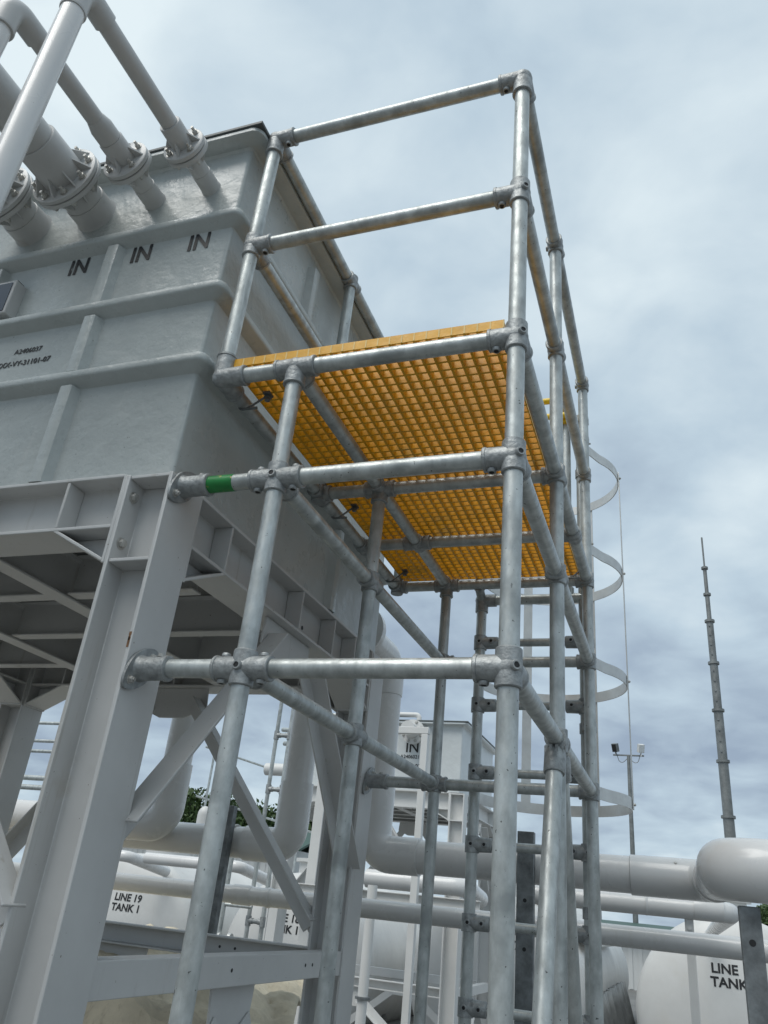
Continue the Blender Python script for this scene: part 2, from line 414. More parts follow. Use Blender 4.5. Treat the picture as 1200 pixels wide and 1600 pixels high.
        if detail:
            hs = MB()
            for k in (Ln*0.43, Ln*0.78, Ln*0.82): hs.new().lathe(P(k, o0+0.0003, zl+0.045), outn, [(0, 0.006), (0.0006, 0.006)], 10)
            build_each('bolt_hole', hs, M['dark'], tie)
        gp = MB()
        plate(gp, [P(mid-0.14, 0.03, zl-0.001), P(mid+0.14, 0.03, zl-0.001), P(mid+0.12, 0.03, zl-0.17), P(mid-0.12, 0.03, zl-0.17)], outn, 0.010)
        build('gusset_plate', gp, m, root, bv)
        for sg in (-1, 1):
            br = MB(); a = P(mid+sg*0.08, 0.036, zl-0.10); b_ = P(mid+sg*(mid-0.03), 0.036, 0.12)
            dd = (b_-a).normalized(); angle_bar(br, a, b_, outn.cross(dd).normalized()*(-sg), outn, 0.075, 0.008)
            build('brace', br, m, root, bv)
    xi = (X0+w, X1-w); yi = (Y0+w, Y1-w)
    side((xi[0], yc[0], 0), (xi[1], yc[0], 0), (0, -1, 0))
    side((xi[1], yc[1], 0), (xi[0], yc[1], 0), (0, 1, 0)) if not detail else side((xi[0], yc[1], 0), (xi[1], yc[1], 0), (0, -1, 0))
    side((xc[1], yi[0], 0), (xc[1], yi[1], 0), (1, 0, 0))
    side((xc[0], yi[0], 0), (xc[0], yi[1], 0), (-1, 0, 0) if not detail else (1, 0, 0))
    # joists under the deck and deck plate
    for fx in (0.30, 0.66):
        jx = xi[0] + (xi[1]-xi[0])*fx; b = MB()
        b.prism(Iprof(0.040, 0.168, 0.009, 0.006), (jx, yc[0]+0.09, zt-0.179), (jx, yc[1]-0.09, zt-0.179), (1, 0, 0), (0, 0, 1)); build('joist', b, m, root, bv)
    for fy in (0.24, 0.52, 0.80):
        jy = yi[0] + (yi[1]-yi[0])*fy
        xs = [xc[0]+0.09] + [xi[0]+(xi[1]-xi[0])*q for q in (0.30, 0.66)] + [xc[1]-0.09]
        b = MB()
        for a_, b_ in zip(xs[:-1], xs[1:]):
            b.prism(Iprof(0.030, 0.158, 0.008, 0.006), (a_+0.042, jy, zt-0.169), (b_-0.042, jy, zt-0.169), (0, 1, 0), (0, 0, 1))
        build('cross_joist', b, m, root, bv)
    b = MB(); b.box((xc[0]-0.05, yc[0]-0.05, zt-0.0095), (xc[1]+0.05, yc[1]+0.05, zt-0.0005)); build('deck_plate', b, M['steel_shade'], root)
    return root

make_stand('near grey H-column steel stand carrying the tank beside the yellow platform', -3.16, -0.985, -0.055, 1.85, 2.63, M['steel'])
make_stand('far white steel stand under the small tank, seen between the tubes', -3.98, -1.84, 6.95, 8.68, 2.715, M['white'], detail=False, zl=0.80)

random.seed(5); b = MB()
for k in range(4):
    z0 = 2.085+0.011*k+random.uniform(0, 0.006); w_ = random.uniform(0.003, 0.009)
    b.box((-0.994-w_*0.3, -0.0562, z0), (-0.994+w_*0.6, -0.0548, z0+random.uniform(0.008, 0.016)))
st_col = [o for o in bpy.data.objects if o.name.startswith('column') and o.parent and o.parent.name == 'tank_stand']
near_col = max(st_col, key=lambda o: o.data.vertices[0].co.x - o.data.vertices[0].co.y)
build('rust_scar', b, M['rust'], near_col)
# rusty chafe mark belongs to the near column, beside the lower wall flange: built below with the platform flanges

# ------------------------------------------------------------------ fibreglass process tank
def rrect(x0, x1, y0, y1, off, r, k=6):
    pts = []; R = r + 0.35*max(off, 0)
    X0, X1, Y0, Y1 = x0-off, x1+off, y0-off, y1+off
    for cx, cy, a0 in ((X1-R, Y0+R, -pi/2), (X1-R, Y1-R, 0), (X0+R, Y1-R, pi/2), (X0+R, Y0+R, pi)):
        for i in range(k+1):
            a = a0 + (pi/2)*i/k; pts.append((cx+R*cos(a), cy+R*sin(a)))
    return pts
def loft(mb, x0, x1, y0, y1, prof, r=0.016):
    rings = [rrect(x0, x1, y0, y1, off, r) for z, off in prof]; n = len(rings[0])
    vs = [(p[0], p[1], prof[j][0]) for j, rg in enumerate(rings) for p in rg]
    fs = [(j*n+k, j*n+(k+1) % n, (j+1)*n+(k+1) % n, (j+1)*n+k) for j in range(len(prof)-1) for k in range(n)]
    mb.add(vs, fs, 0, True)
    mb.add(vs[:n], [tuple(range(n-1, -1, -1))]); mb.add(vs[-n:], [tuple(range(n))])
def make_tank(label, x0, x1, y0, y1, z0, z1, ribs, vr_front, vr_side, mats, textm=None):
    root = thing('process_tank', ((x0+x1)/2, (y0+y1)/2, z0), label, 'process tank')
    b = MB(); prof = [(z0, 0.0), (z0+0.01, 0.004)]
    zs = sorted(ribs)
    prof = [(z0, 0.0)]
    for z in zs:
        prof += [(z-0.058, 0.0), (z-0.052, 0.003), (z-0.030, 0.040), (z-0.026, 0.0435), (z-0.020, 0.045), (z-0.006, 0.045), (z-0.001, 0.043), (z+0.004, 0.038), (z+0.014, 0.006), (z+0.022, 0.0)]
    prof += [(z1-0.10, 0.0), (z1-0.045, 0.004), (z1-0.036, 0.012), (z1-0.033, 0.066), (z1-0.030, 0.070), (z1-0.014, 0.070), (z1-0.012, 0.066)]
    loft(b, x0, x1, y0, y1, prof)
    body = build('tank_body', b, mats['grp'], root, angle=32)
    v = MB()
    def vrib(p, d, outn, za, zb):
        d, outn = Vector(d), Vector(outn); p = Vector(p)
        prf = [(-0.040, -0.003), (-0.030, 0.016), (-0.024, 0.030), (-0.018, 0.033), (0.018, 0.033), (0.024, 0.030), (0.030, 0.016), (0.040, -0.003)]
        v.new(); v.prism(prf, p+Vector((0, 0, za)), p+Vector((0, 0, zb)), d, outn, 0, True)
    lv = [z0+0.004] + zs + [z1-0.06]
    for x, k in vr_front: vrib((x, y0, 0), (1, 0, 0), (0, -1, 0), lv[k]+(0.010 if k else 0), lv[k+1]-0.05)
    for y, k in vr_side: vrib((x1, y, 0), (0, 1, 0), (1, 0, 0), lv[k]+(0.010 if k else 0), lv[k+1]-0.05)
    build_each('stiffening_rib', v, mats['grp'], body, angle=40)
    l = MB(); l.box((x0-0.076, y0-0.076, z1-0.0115), (x1+0.076, y1+0.076, z1+0.004)); build('lid', l, mats['lid'], root, 0.003)
    return root, body

mt = {'grp': M['grp'], 'lid': M['lid']}
TX0, TX1, TY0, TY1, TZ0, TZ1 = -3.12, -1.02, -0.015, 1.80, 2.632, 4.085
tank, tbody = make_tank('large grey fibreglass tank with three IN marks and ribs, above the near stand', TX0, TX1, TY0, TY1, TZ0, TZ1,
                        (3.056, 3.358, 3.695), [(-1.51, 0), (-1.51, 1), (-1.51, 2), (-2.06, 2), (-2.06, 1), (-2.06, 0), (-2.56, 1), (-2.56, 2)], [(0.57, 3), (1.17, 0), (1.25, 2)], mt)
for x in (-1.148, -1.394, -1.677):
    text('lettering', 'IN', (x, TY0-0.0022, 3.600), (1, 0, 0), (0, 0, 1), 0.106, tank, M['black'], bold=0.0022, xs=0.86)
text('lettering', 'A2406037', (-1.779, TY0-0.002, 3.222), (1, 0, 0), (0, 0, 1), 0.030, tank, M['black'], bold=0.0002)
text('lettering', 'XXX-VY-31101-07', (-1.785, TY0-0.002, 3.167), (1, 0, 0), (0, 0, 1), 0.032, tank, M['black'], bold=0.0005)

# nozzles with flanges, gussets, bolts
def flange(mb_f, mb_b, c, d, R, t, nb, rb, gus=None, pr=0.03, bs=0.010, stub=0.012, phase=0.0):
    c = Vector(c); d, u, v = MB().frame(d)
    mb_f.lathe(c, d, [(0, R-0.004), (0.003, R), (t-0.003, R), (t, R-0.004), (t+0.0005, pr)], 36)
    for k in range(nb):
        a = 2*pi*(k+0.5)/nb + phase; p = c + u*(rb*cos(a)) + v*(rb*sin(a)) + d*(t)
        mb_b.hexbolt(p, d, bs, bs*0.95, stub)
    if gus:
        for k in range(gus):
            a = 2*pi*k/gus + phase; r_ = u*cos(a)+v*sin(a)
            p0 = c + d*t + r_*(pr-0.004)
            plate(mb_f, [p0, p0+r_*(R-pr-0.004), p0+r_*0.004+d*(R-pr)*1.0], d.cross(r_), 0.006)
NZ = 3.878
noz = [  # x, pipe radius, stub radius, flange radius, bolts, bolt circle
    (-1.160, 0.030, 0.034, 0.079, 4, 0.060),
    (-1.408, 0.036, 0.040, 0.090, 4, 0.068),
    (-1.684, 0.074, 0.078, 0.138, 8, 0.114),
    (-2.000, 0.074, 0.078, 0.138, 8, 0.114)]
plabel = ['narrowest inlet pipe, closest to the guardrail, dropping past the top left corner', 'second narrow inlet pipe from the guardrail with a stepped reducer',
          'wide grey inlet pipe with eight-bolt flange crossing behind the near drop pipe', 'wide inlet pipe cut by the left edge, only its flange in view']
for i, (x, pr, sr, fr, nb, bc) in enumerate(noz):
    s_ = MB(); b_ = MB()
    s_.lathe((x, TY0+0.01, NZ), (0, -1, 0), [(0, sr*1.22), (0.012, sr*1.13), (0.022, sr*1.06), (0.085, sr*1.05), (0.0855, sr), (0.168, sr)], 30)
    no = build('nozzle', s_, M['pvc_g'], tank)
    f_ = MB()
    flange(f_, b_, (x, TY0-0.178, NZ), (0, 1, 0), fr, 0.019, nb, bc, gus=nb, pr=sr, bs=0.010 if nb == 4 else 0.012)
    fo = build('flange', f_, M['pvc_g'], no, 0); build_each('bolt', b_, M['bolt'], no)
    # the mating pipe
    yb = -0.76 - 0.02*i if i < 2 else -0.95
    pp = thing('inlet_pipe', (x, -0.5, NZ), plabel[i], 'pipe', 'inlet pipes on the tank front')
    f_ = MB(); b_ = MB()
    flange(f_, b_, (x, TY0-0.1805, NZ), (0, -1, 0), fr, 0.019, nb, bc, gus=nb, pr=pr+0.004, bs=0.010 if nb == 4 else 0.012, stub=0.016)
    fo = build('flange', f_, M['pvc_g'], pp); build_each('bolt', b_, M['bolt'], fo)
    k = MB(); y1_ = TY0-0.199; sl = 0.085 if i != 2 else 0.155
    k.lathe((x, y1_, NZ), (0, -1, 0), [(0, pr+0.010), (sl-0.004, pr+0.010), (sl, pr+0.007), (sl, pr)], 30)
    if i == 1: k.lathe((x, y1_-0.085, NZ), (0, -1, 0), [(0.001, pr+0.006), (0.05, pr+0.006), (0.085, pr-0.004)], 30)
    build('socket', k, M['pvc_g'], pp)
    p_ = MB(); prr = pr-0.005 if i == 1 else pr
    p_.tube((x, y1_-0.02, NZ), (x, yb+prr*2.2, NZ), prr, 28, cuts=2); build('pipe', p_, M['pvc_g'], pp)
    el = MB(); er = prr+0.007
    el.path([(x, yb+prr*2.5+0.03, NZ), (x, yb, NZ), (x, yb, NZ-prr*2.5-0.03)], er, bend=prr*1.5, n=28)
    build('elbow', el, M['pvc_g'], pp)
    dp = MB(); dp.tube((x, yb, NZ-prr*2.2), (x, yb, 0.25), prr+(0.004 if i == 0 else 0), 28)
    build('drop_pipe', dp, M['pvc'], pp)
    rg = MB(); rg.lathe((x, yb, NZ-prr*2.5-0.031), (0, 0, -1), [(0, er+0.001), (0.006, er+0.0015), (0.012, er)], 28); build('collar', rg, M['pvc_g'], pp)
# dark sight window at the left edge of the front wall
b = MB(); b.box((-2.30, -0.066, 3.385), (-1.908, TY0+0.002, 3.545)); wb = build('window_box', b, M['pvc_g'], tank, 0.004)
b = MB(); b.box((-2.285, -0.0685, 3.395), (-1.922, -0.0665, 3.532)); build('pane', b, M['pane'], wb)
b = MB()
for x in (-1.945, -2.10): b.new().box((x-0.03, -0.052, 3.546), (x+0.025, -0.020, 3.556))
build_each('latch', b, M['dark'], wb)

small, sbody = make_tank('small pale tank marked IN on the far white stand', -3.9, -1.905, 7.0, 8.62, 2.717, 3.47, (), [], [],
                         {'grp': mat('pale fibreglass', (0.62, 0.65, 0.65), 0.28, var=0.08, vscale=4, bump=0.4, bscale=14), 'lid': M['lid']})
text('lettering', 'IN', (-2.48, 6.997, 3.175), (1, 0, 0), (0, 0, 1), 0.16, small, M['black'], bold=0.002)
text('lettering', 'A2406021', (-2.50, 6.997, 3.075), (1, 0, 0), (0, 0, 1), 0.055, small, M['black'], bold=0.0005)
text('lettering', 'VY-31101-07', (-2.56, 6.997, 2.97), (1, 0, 0), (0, 0, 1), 0.075, small, M['black'], bold=0.0005)
s_ = MB(); s_.lathe((-2.45, 7.01, 3.33), (0, -1, 0), [(0, 0.075), (0.10, 0.07), (0.10, 0.135), (0.15, 0.135), (0.152, 0.08), (0.34, 0.08)], 24); nz2 = build('nozzle', s_, M['white'], small)
b_ = MB()
for k in range(8):
    a = pi*(k+0.5)/4; b_.hexbolt((-2.45+0.11*cos(a), 6.858, 3.33+0.11*sin(a)), (0, -1, 0), 0.013, 0.012)
build_each('bolt', b_, M['bolt'], nz2)
v_ = MB(); v_.path([(-2.52, 7.3, 3.47), (-2.52, 7.3, 3.615), (-2.85, 7.3, 3.615)], 0.03, 0.045, 14); v_.lathe((-2.52, 7.3, 3.475), (0, 0, 1), [(0, 0.11), (0.03, 0.11)], 20)
build('vent_pipe', v_, M['white'], small)

# ------------------------------------------------------------------ access platform of galvanised tube
r = 0.02415
ZT, ZM, ZP, ZA, ZB = 4.083, 3.539, 2.980, 2.594, 2.047
XL, XQ, Y2, YB, Y3 = -0.928, -0.670, 0.775, 1.270, 1.771
plat = thing('access_platform', (-0.45, 0.88, 0), 'galvanised tube access platform with yellow grating and guardrail', 'access platform')
def tube_part(name, p0, p1, cuts=3):
    b = MB(); b.tube(p0, p1, r, 24, cuts=cuts); return build(name, b, M['galv'], plat)
posts = {}
posts['P0'] = tube_part('post', (XL, 0, ZP), (XL, 0, ZT))
posts['P1'] = tube_part('post', (0, 0, 0), (0, 0, ZT), 6)
posts['P2'] = tube_part('post', (0, Y2, 0), (0, Y2, ZT), 6)
posts['P3'] = tube_part('post', (0, Y3, 0), (0, Y3, ZT), 6)
posts['Q0'] = tube_part('post', (XQ, 0, 0), (XQ, 0, ZP), 4)
posts['Q1'] = tube_part('post', (XQ, Y2, 0), (XQ, Y2, ZP), 4)
posts['Q2'] = tube_part('post', (XQ, Y3, 0), (XQ, Y3, ZP), 4)
posts['R1'] = tube_part('post', (XL, Y2, ZP), (XL, Y2, ZT), 2)
posts['R2'] = tube_part('post', (XL, Y3, ZP), (XL, Y3, ZT), 2)
WX = -0.985
for z in (ZT, ZM): tube_part('guardrail', (XL, 0, z), (0, 0, z))
tube_part('platform_beam', (XL, 0, ZP), (0, 0, ZP))
tube_part('brace_rail', (WX+0.01, 0, ZA), (0, 0, ZA)); tube_part('brace_rail', (WX+0.01, 0, ZB), (0, 0, ZB))
for x in (0, XL):
    for z in (ZT, ZM): tube_part('guardrail', (x, 0, z), (x, Y3, z), 4)
for x in (0, XQ, XL): tube_part('platform_beam', (x, 0, ZP), (x, Y3, ZP), 4)
for x in (0, XQ):
    for z in (ZA, ZB): tube_part('brace_rail', (x, 0, z), (x, Y3, z), 4)
for y in (Y2, YB, Y3): tube_part('platform_beam', (XL, y, ZP), (0, y, ZP))
tube_part('brace_rail', (XQ, Y3, ZA), (0, Y3, ZA)); tube_part('brace_rail', (WX+0.01, Y3, ZB), (0, Y3, ZB))
# splice seams on tubes (thin proud rings where two lengths meet)
# raking legs at the middle outer post
for (y0, z0, y1, z1) in ((Y2-0.052, 2.00, 0.02, 0.0), (Y2+0.052, 2.00, 1.62, 0.0)):
    rb_ = tube_part('raking_leg', (0.0, y0, z0), (0.0, y1, z1), 5)
for (y0, dv, crown) in ((Y2-0.052, Vector((0, 0.02-(Y2-0.052), -2.0)), True), (Y2+0.052, Vector((0, 1.62-(Y2+0.052), -2.0)), False)):
    cl = MB()
    cl.lathe((0, y0, 2.0), dv, [(-0.012, r+0.0005), (-0.010, r+0.004), (0.0, r+0.0075), (0.06, r+0.0075), (0.064, r+0.005), (0.0641, r)], 24)
    if crown:
        for k in range(10):
            a = 2*pi*k/10; cl.box((0.0275*cos(a)-0.004, y0+0.0275*sin(a)-0.004, 1.985), (0.0275*cos(a)+0.004, y0+0.0275*sin(a)+0.004, 2.022))
    build('pipe_clamp', cl, M['cast'], plat)

R_ = r + 0.0068
def fitting(c, dirs, post, axis=(0, 0, 1), hl=0.046, sock=0.078, through=True, screws=()):
    """cast clamp: a collar round the post plus a socket for each rail"""
    c = Vector(c); b = MB(); ax = Vector(axis)
    if through:
        b.lathe(c-ax*hl, ax, [(0, r+0.001), (0.0005, R_-0.002), (0.003, R_), (2*hl-0.003, R_), (2*hl-0.0005, R_-0.002), (2*hl, r+0.001)], 24)
    b.sphere(c, R_*1.07, 24)
    for d in dirs:
        d = Vector(d)
        b.lathe(c, d, [(0, R_), (0.02, R_), (sock-0.010, R_), (sock-0.009, R_+0.0022), (sock-0.002, R_+0.0022), (sock, R_), (sock+0.0003, r+0.001)], 24)
    dk = MB()
    for p, d in screws:
        p = c+Vector(p); d = Vector(d).normalized()
        b.lathe(p, d, [(0, 0.0125), (0.006, 0.0120), (0.009, 0.0105), (0.0091, 0.0072)], 16, cap=False)
        dk.new(); dk.lathe(p, d, [(0.0, 0.0074), (0.0075, 0.0074)], 6)
    o = build('pipe_clamp', b, M['cast'], post)
    if screws:
        build_sub.append((o, dk, post))
    return o
build_sub = []
X_, Y_, nX, nY, Zp, nZ = (1, 0, 0), (0, 1, 0), (-1, 0, 0), (0, -1, 0), (0, 0, 1), (0, 0, -1)
fr = [((R_*0.62, -R_*0.78, 0), (0.62, -0.78, 0))]
fr2 = [((0.0, -R_*0.97, 0.0), (0, -1, 0))]
sx = lambda s_: [((s_*0.05, 0, -R_*0.97), (0, 0, -1))]
# front outer post
for z, th in ((ZM, True), (ZP, True), (ZA, True), (ZB, True)):
    fitting((0, 0, z), (nX, Y_), posts['P1'], screws=fr + [((-0.055, 0, -R_*0.97), (0, 0, -1))])
fitting((0, 0, ZT), (nX, Y_, nZ), posts['P1'], through=False, screws=[((-0.055, 0, -R_*0.97), (0, 0, -1))])
for z in (ZT, ZM, ZP, ZA, ZB):
    for k, y in (('P2', Y2), ('P3', Y3)):
        dirs = [(0, -0.8, 0)] + ([(0, 0.8, 0)] if k == 'P2' else [])
        if z == ZP or (k == 'P3' and z in (ZA, ZB)): dirs.append(nX)
        fitting((0, y, z), dirs, posts[k], through=True, hl=0.036, sock=0.052, screws=fr2 if z in (ZM, ZB) else [((-R_*0.97, 0, 0), nX)])
# inner legs
fitting((XQ, 0, ZP), (X_, nX, nZ, Y_), posts['Q0'], through=False, sock=0.066)
for z in (ZA, ZB):
    fitting((XQ, 0, z), (X_, nX, Y_), posts['Q0'], sock=0.08, screws=fr2 + [((-0.055, 0, -R_*0.97), nZ), ((0.055, 0, -R_*0.97), nZ), ((-0.055, 0, R_*0.97), Zp), ((0.055, 0, R_*0.97), Zp)])
for k, y in (('Q1', Y2), ('Q2', Y3)):
    fitting((XQ, y, ZP), (X_, nX, nZ, nY), posts[k], through=False, sock=0.06)
    for z in (ZA, ZB):
        fitting((XQ, y, z), ([nY, Y_] if k == 'Q1' else [nY]) + ([X_] if k == 'Q2' else []) + ([nX] if k == 'Q2' and z == ZB else []), posts[k], hl=0.036, sock=0.056, screws=fr2)
# inner guard posts
fitting((XL, 0, ZT), (X_, Y_, nZ), posts['P0'], through=False, screws=[((0.055, 0, -R_*0.97), nZ)])
fitting((XL, 0, ZM), (X_, Y_), posts['P0'], screws=[((0.055, 0, -R_*0.97), nZ)])
fitting((XL, 0, ZP), (X_, Y_, Zp), posts['P0'], through=False, sock=0.085)
for k, y in (('R1', Y2), ('R2', Y3)):
    for z in (ZT, ZM, ZP):
        fitting((XL, y, z), [nY] + ([Y_] if k == 'R1' else []) + ([X_] if z == ZP else []), posts[k], hl=0.036, sock=0.052)
for x in (0, XQ, XL):
    fitting((x, YB, ZP), (X_, nX) if x == XQ else ((nX,) if x == 0 else (X_,)), plat, axis=(0, 1, 0), hl=0.04, sock=0.06)
for o, dk, post in build_sub:
    p = o if post is plat else post
    build_each('grub_screw', dk, M['dark'], p)
# wall flanges bolted to the tank stand columns
for (y, z) in ((0, ZA), (0, ZB), (Y3, ZB)):
    b = MB(); c = Vector((-0.983, y, z))
    prof = []
    for k in range(28):
        a = 2*pi*k/28; prof.append((0.044*cos(a)*abs(cos(a))**0.15, 0.082*sin(a)*abs(sin(a))**0.25))
    b.prism(prof, c, c+Vector((0.008, 0, 0)), (0, cos(0.75), -sin(0.75)), (0, sin(0.75), cos(0.75)))
    b.lathe(c+Vector((0.006, 0, 0)), X_, [(0, R_+0.006), (0.012, R_+0.001), (0.075, R_), (0.077, R_+0.003), (0.088, R_+0.003), (0.090, R_), (0.0903, r)], 24)
    wf = build('wall_flange', b, M['cast'], plat)
    k_ = MB()
    for sg in (-1, 1):
        k_.hexbolt(c+Vector((0.008, 0.053*sg*sin(0.75)*-1*-1, 0.053*sg*cos(0.75))), X_, 0.009, 0.008, 0.008)
    k_.hexbolt(c+Vector((0.06, 0, R_)), Zp, 0.008, 0.006)
    build_each('bolt', k_, M['bolt'], wf)
b = MB(); b.lathe((-0.888, 0, ZA), X_, [(0, r+0.0004), (0.0005, r+0.0012), (0.083, r+0.0012), (0.0835, r+0.0004)], 24)
tag(build('label_tape', b, M['green'], plat), label='glossy green tape wrapped round the upper wall rail')

# grating
gx0, gx1, gy0, gy1, gz0, gz1 = -0.905, -0.034, -0.004, 1.800, 3.0195, 3.0495
nx, ny = 23, 47
px_, py_ = (gx1-gx0-0.006)/nx, (gy1-gy0-0.006)/ny
gb = MB()
tt, tb_ = 0.0044, 0.0040     # half bar width, top and bottom
def XY(i, j): return gx0+0.003+i*px_, gy0+0.003+j*py_
for i in range(nx):
    for j in range(ny):
        x0, y0 = XY(i, j); x1, y1 = x0+px_, y0+py_
        def ringp(t, z): return [(x0+t, y0+t, z), (x1-t, y0+t, z), (x1-t, y1-t, z), (x0+t, y1-t, z)]
        A = [(x0, y0, gz1), (x1, y0, gz1), (x1, y1, gz1), (x0, y1, gz1)]; B = ringp(tt, gz1); D = ringp(tb_, gz0)
        Cc = [(x0, y0, gz0), (x1, y0, gz0), (x1, y1, gz0), (x0, y1, gz0)]
        vs = A+B+D+Cc; fs = []
        for k in range(4):
            k2 = (k+1) % 4
            fs += [(k, k2, 4+k2, 4+k), (4+k, 4+k2, 8+k2, 8+k), (8+k, 8+k2, 12+k2, 12+k)]
        gb.add(vs, fs)
# outer skin
ax0, ay0 = XY(0, 0); ax1, ay1 = XY(nx, ny)
sk = [(ax0, ay0), (ax1, ay0), (ax1, ay1), (ax0, ay1)]
gb.add([(x, y, gz0) for x, y in sk]+[(x, y, gz1) for x, y in sk], [(k, (k+1) % 4, 4+(k+1) % 4, 4+k) for k in range(4)])
for i in range(nx+1):          # sawn bar ends show as pale seams on the front and side edges
    x = ax0+i*px_; gb.box((x-0.0022, ay0-0.0008, gz0+0.001), (x+0.0022, ay0+0.001, gz1-0.001), 1)
for j in range(ny+1):
    y = ay0+j*py_; gb.box((ax1-0.001, y-0.0016, gz0+0.001), (ax1+0.0008, y+0.0016, gz1-0.001), 1)
build('grating', gb, [M['yellow'], M['yellow_l']], plat)
for (x, y) in ((XL+0.03, 0.13), (XL+0.03, 0.93), (XL+0.03, 1.62), (-0.05, 1.66)):
    b = MB(); b.tube((x-0.01, y, ZP-0.03), (x+0.055, y+0.02, 3.012), 0.004, 10); b.box((x+0.04, y, 3.006), (x+0.064, y+0.032, 3.013)); b.hexbolt((x+0.05, y+0.02, 3.002), nZ, 0.010, 0.012)
    b.path([(x-0.04, y, ZP+0.028), (x-0.04, y, ZP-0.030), (x+0.03, y, ZP-0.030)], 0.0045, 0.02, 8)
    build('grating_clip', b, M['oldgalv'], plat)

# ------------------------------------------------------------------ caged ladder
YL = 1.86
lad = thing('caged_ladder', (-0.25, YL, 0), 'galvanised ladder with hooped safety cage behind the platform', 'ladder')
SL, SR = -0.512, -0.026
stl = {}
for x, top in ((SL, 2.93), (SR, 3.95)):
    b = MB(); b.tube((x, YL, 0), (x, YL, top), r, 20, cuts=5); stl[x] = build('stile', b, M['galv'], lad)
b = MB(); b.tube((SL, YL, 2.93), (SR, YL, 2.93), r, 20); build('rung', b, M['galv'], lad)
rz = [2.715-0.298*k for k in range(9)]
for z in rz:
    b = MB(); b.tube((SL, YL, z), (SR, YL, z), 0.0190, 18); build('rung', b, M['galv'], lad)
def lad_clamp(x, z, sg, post):
    b = MB(); c = Vector((x, YL, z))
    b.lathe(c-Vector((0, 0, 0.034)), Zp, [(0, r+0.001), (0.001, R_), (0.067, R_), (0.068, r+0.001)], 20)
    b.lathe(c, (sg, 0, 0), [(0, R_), (0.03, 0.030), (0.082, 0.029), (0.086, 0.026), (0.0862, 0.018)], 18)
    for dx_ in (0.0, 0.058*sg):
        b.lathe(c+Vector((dx_, -0.027, 0)), nY, [(0, 0.0125), (0.007, 0.012), (0.009, 0.010), (0.0091, 0.007)], 14, cap=False)
        b.lathe(c+Vector((dx_, -0.027, 0)), nY, [(0, 0.0072), (0.006, 0.0072)], 6, 1)
    build('pipe_clamp', b, [M['cast'], M['dark']], post)
for z in rz:
    lad_clamp(SL, z, 1, stl[SL]); lad_clamp(SR, z, -1, stl[SR])
# U-shaped corner where stile meets the top rung
b = MB(); b.sphere((SL, YL, 2.93), R_*1.08, 20); b.lathe((SL, YL, 2.93), X_, [(0, R_), (0.07, R_), (0.0705, r)], 20); b.lathe((SL, YL, 2.93), nZ, [(0, R_), (0.06, R_), (0.0605, r)], 20)
b.lathe((SL, YL-0.09, 2.98), Y_, [(0, R_), (0.03, R_)], 18); b.tube((SL, YL-0.08, 2.975), (SL, YL, 2.93), 0.022, 14)
build('pipe_clamp', b, M['cast'], stl[SL])
# stile straps to the rear outer post
for z in (3.90, 3.78, 3.60, 2.70, 2.32, 1.60):
    b = MB(); b.lathe((SR, YL, z-0.022), Zp, [(0, r+0.001), (0.0005, r+0.005), (0.0435, r+0.005), (0.044, r+0.001)], 18); b.box((-0.035, Y3+0.02, z-0.018), (0.020, YL-0.015, z+0.018)); b.hexbolt((SR+0.028, YL-0.03, z), X_, 0.008, 0.012)
    build('strap_clamp', b, M['cast'], stl[SR])
# hoops and vertical straps
HC = Vector((-0.240, 2.27)); HR = 0.37
hz = [3.79-0.573*k for k in range(4)]
def hoop_pts():
    pts = [(SR+0.005, YL+0.03)]
    for k in range(41):
        a = radians(-38 + 256*k/40); pts.append((HC.x+HR*cos(a), HC.y+HR*sin(a)))
    pts.append((SL-0.005, YL+0.03)); return pts
hp = hoop_pts()
for z in hz:
    b = MB(); n = len(hp); vs = []; t = 0.0025
    for i, (x, y) in enumerate(hp):
        a, c = hp[max(0, i-1)], hp[min(n-1, i+1)]; d = Vector((c[0]-a[0], c[1]-a[1])).normalized(); nr = Vector((d.y, -d.x))
        for o_, z_ in ((t, -0.026), (t, 0.026), (-t, 0.026), (-t, -0.026)): vs.append((x+nr.x*o_, y+nr.y*o_, z+z_))
    fs = []
    for i in range(n-1):
        for k in range(4): fs.append((i*4+k, i*4+(k+1) % 4, (i+1)*4+(k+1) % 4, (i+1)*4+k))
    b.add(vs, fs, 0, True); b.add(vs[:4], [(3, 2, 1, 0)]); b.add(vs[-4:], [(0, 1, 2, 3)])
    ho = build('cage_hoop', b, M['alu'], lad)
    b = MB()
    for a in (0, 62, 118, 180):
        p = Vector((HC.x+(HR+0.006)*cos(radians(a)), HC.y+(HR+0.006)*sin(radians(a)), z)); b.hexbolt(p, (cos(radians(a)), sin(radians(a)), 0), 0.007, 0.006, 0.006)
    b.hexbolt((SR+0.03, YL+0.02, z), X_, 0.008, 0.008, 0.012)
    build_each('bolt', b, M['bolt'], ho)
    # little angle bracket tying the hoop to the stile
    b = MB(); b.box((SR-0.01, YL+0.018, z-0.03), (SR+0.034, YL+0.036, z+0.03)); build('hoop_bracket', b, M['cast'], ho)
for a in (0, 62, 118, 180):
    ar = radians(a); b = MB(); c = Vector((HC.x+(HR+0.0055)*cos(ar), HC.y+(HR+0.0055)*sin(ar), 0)); n_ = Vector((cos(ar), sin(ar), 0)); t_ = Vector((-sin(ar), cos(ar), 0))
    b.prism([(-0.025, -0.0022), (0.025, -0.0022), (0.025, 0.0022), (-0.025, 0.0022)], c+Vector((0, 0, hz[-1]-0.02)), c+Vector((0, 0, hz[0]+0.03)), t_, n_)
    build('cage_strap', b, M['alu'], lad)
b = MB(); b.tube((-0.10, YL, 2.93), (-0.10, YL, 3.96), r, 18); b.lathe((-0.10, YL, 2.90), Zp, [(0, r+0.001), (0.001, R_), (0.08, R_), (0.081, r)], 18)
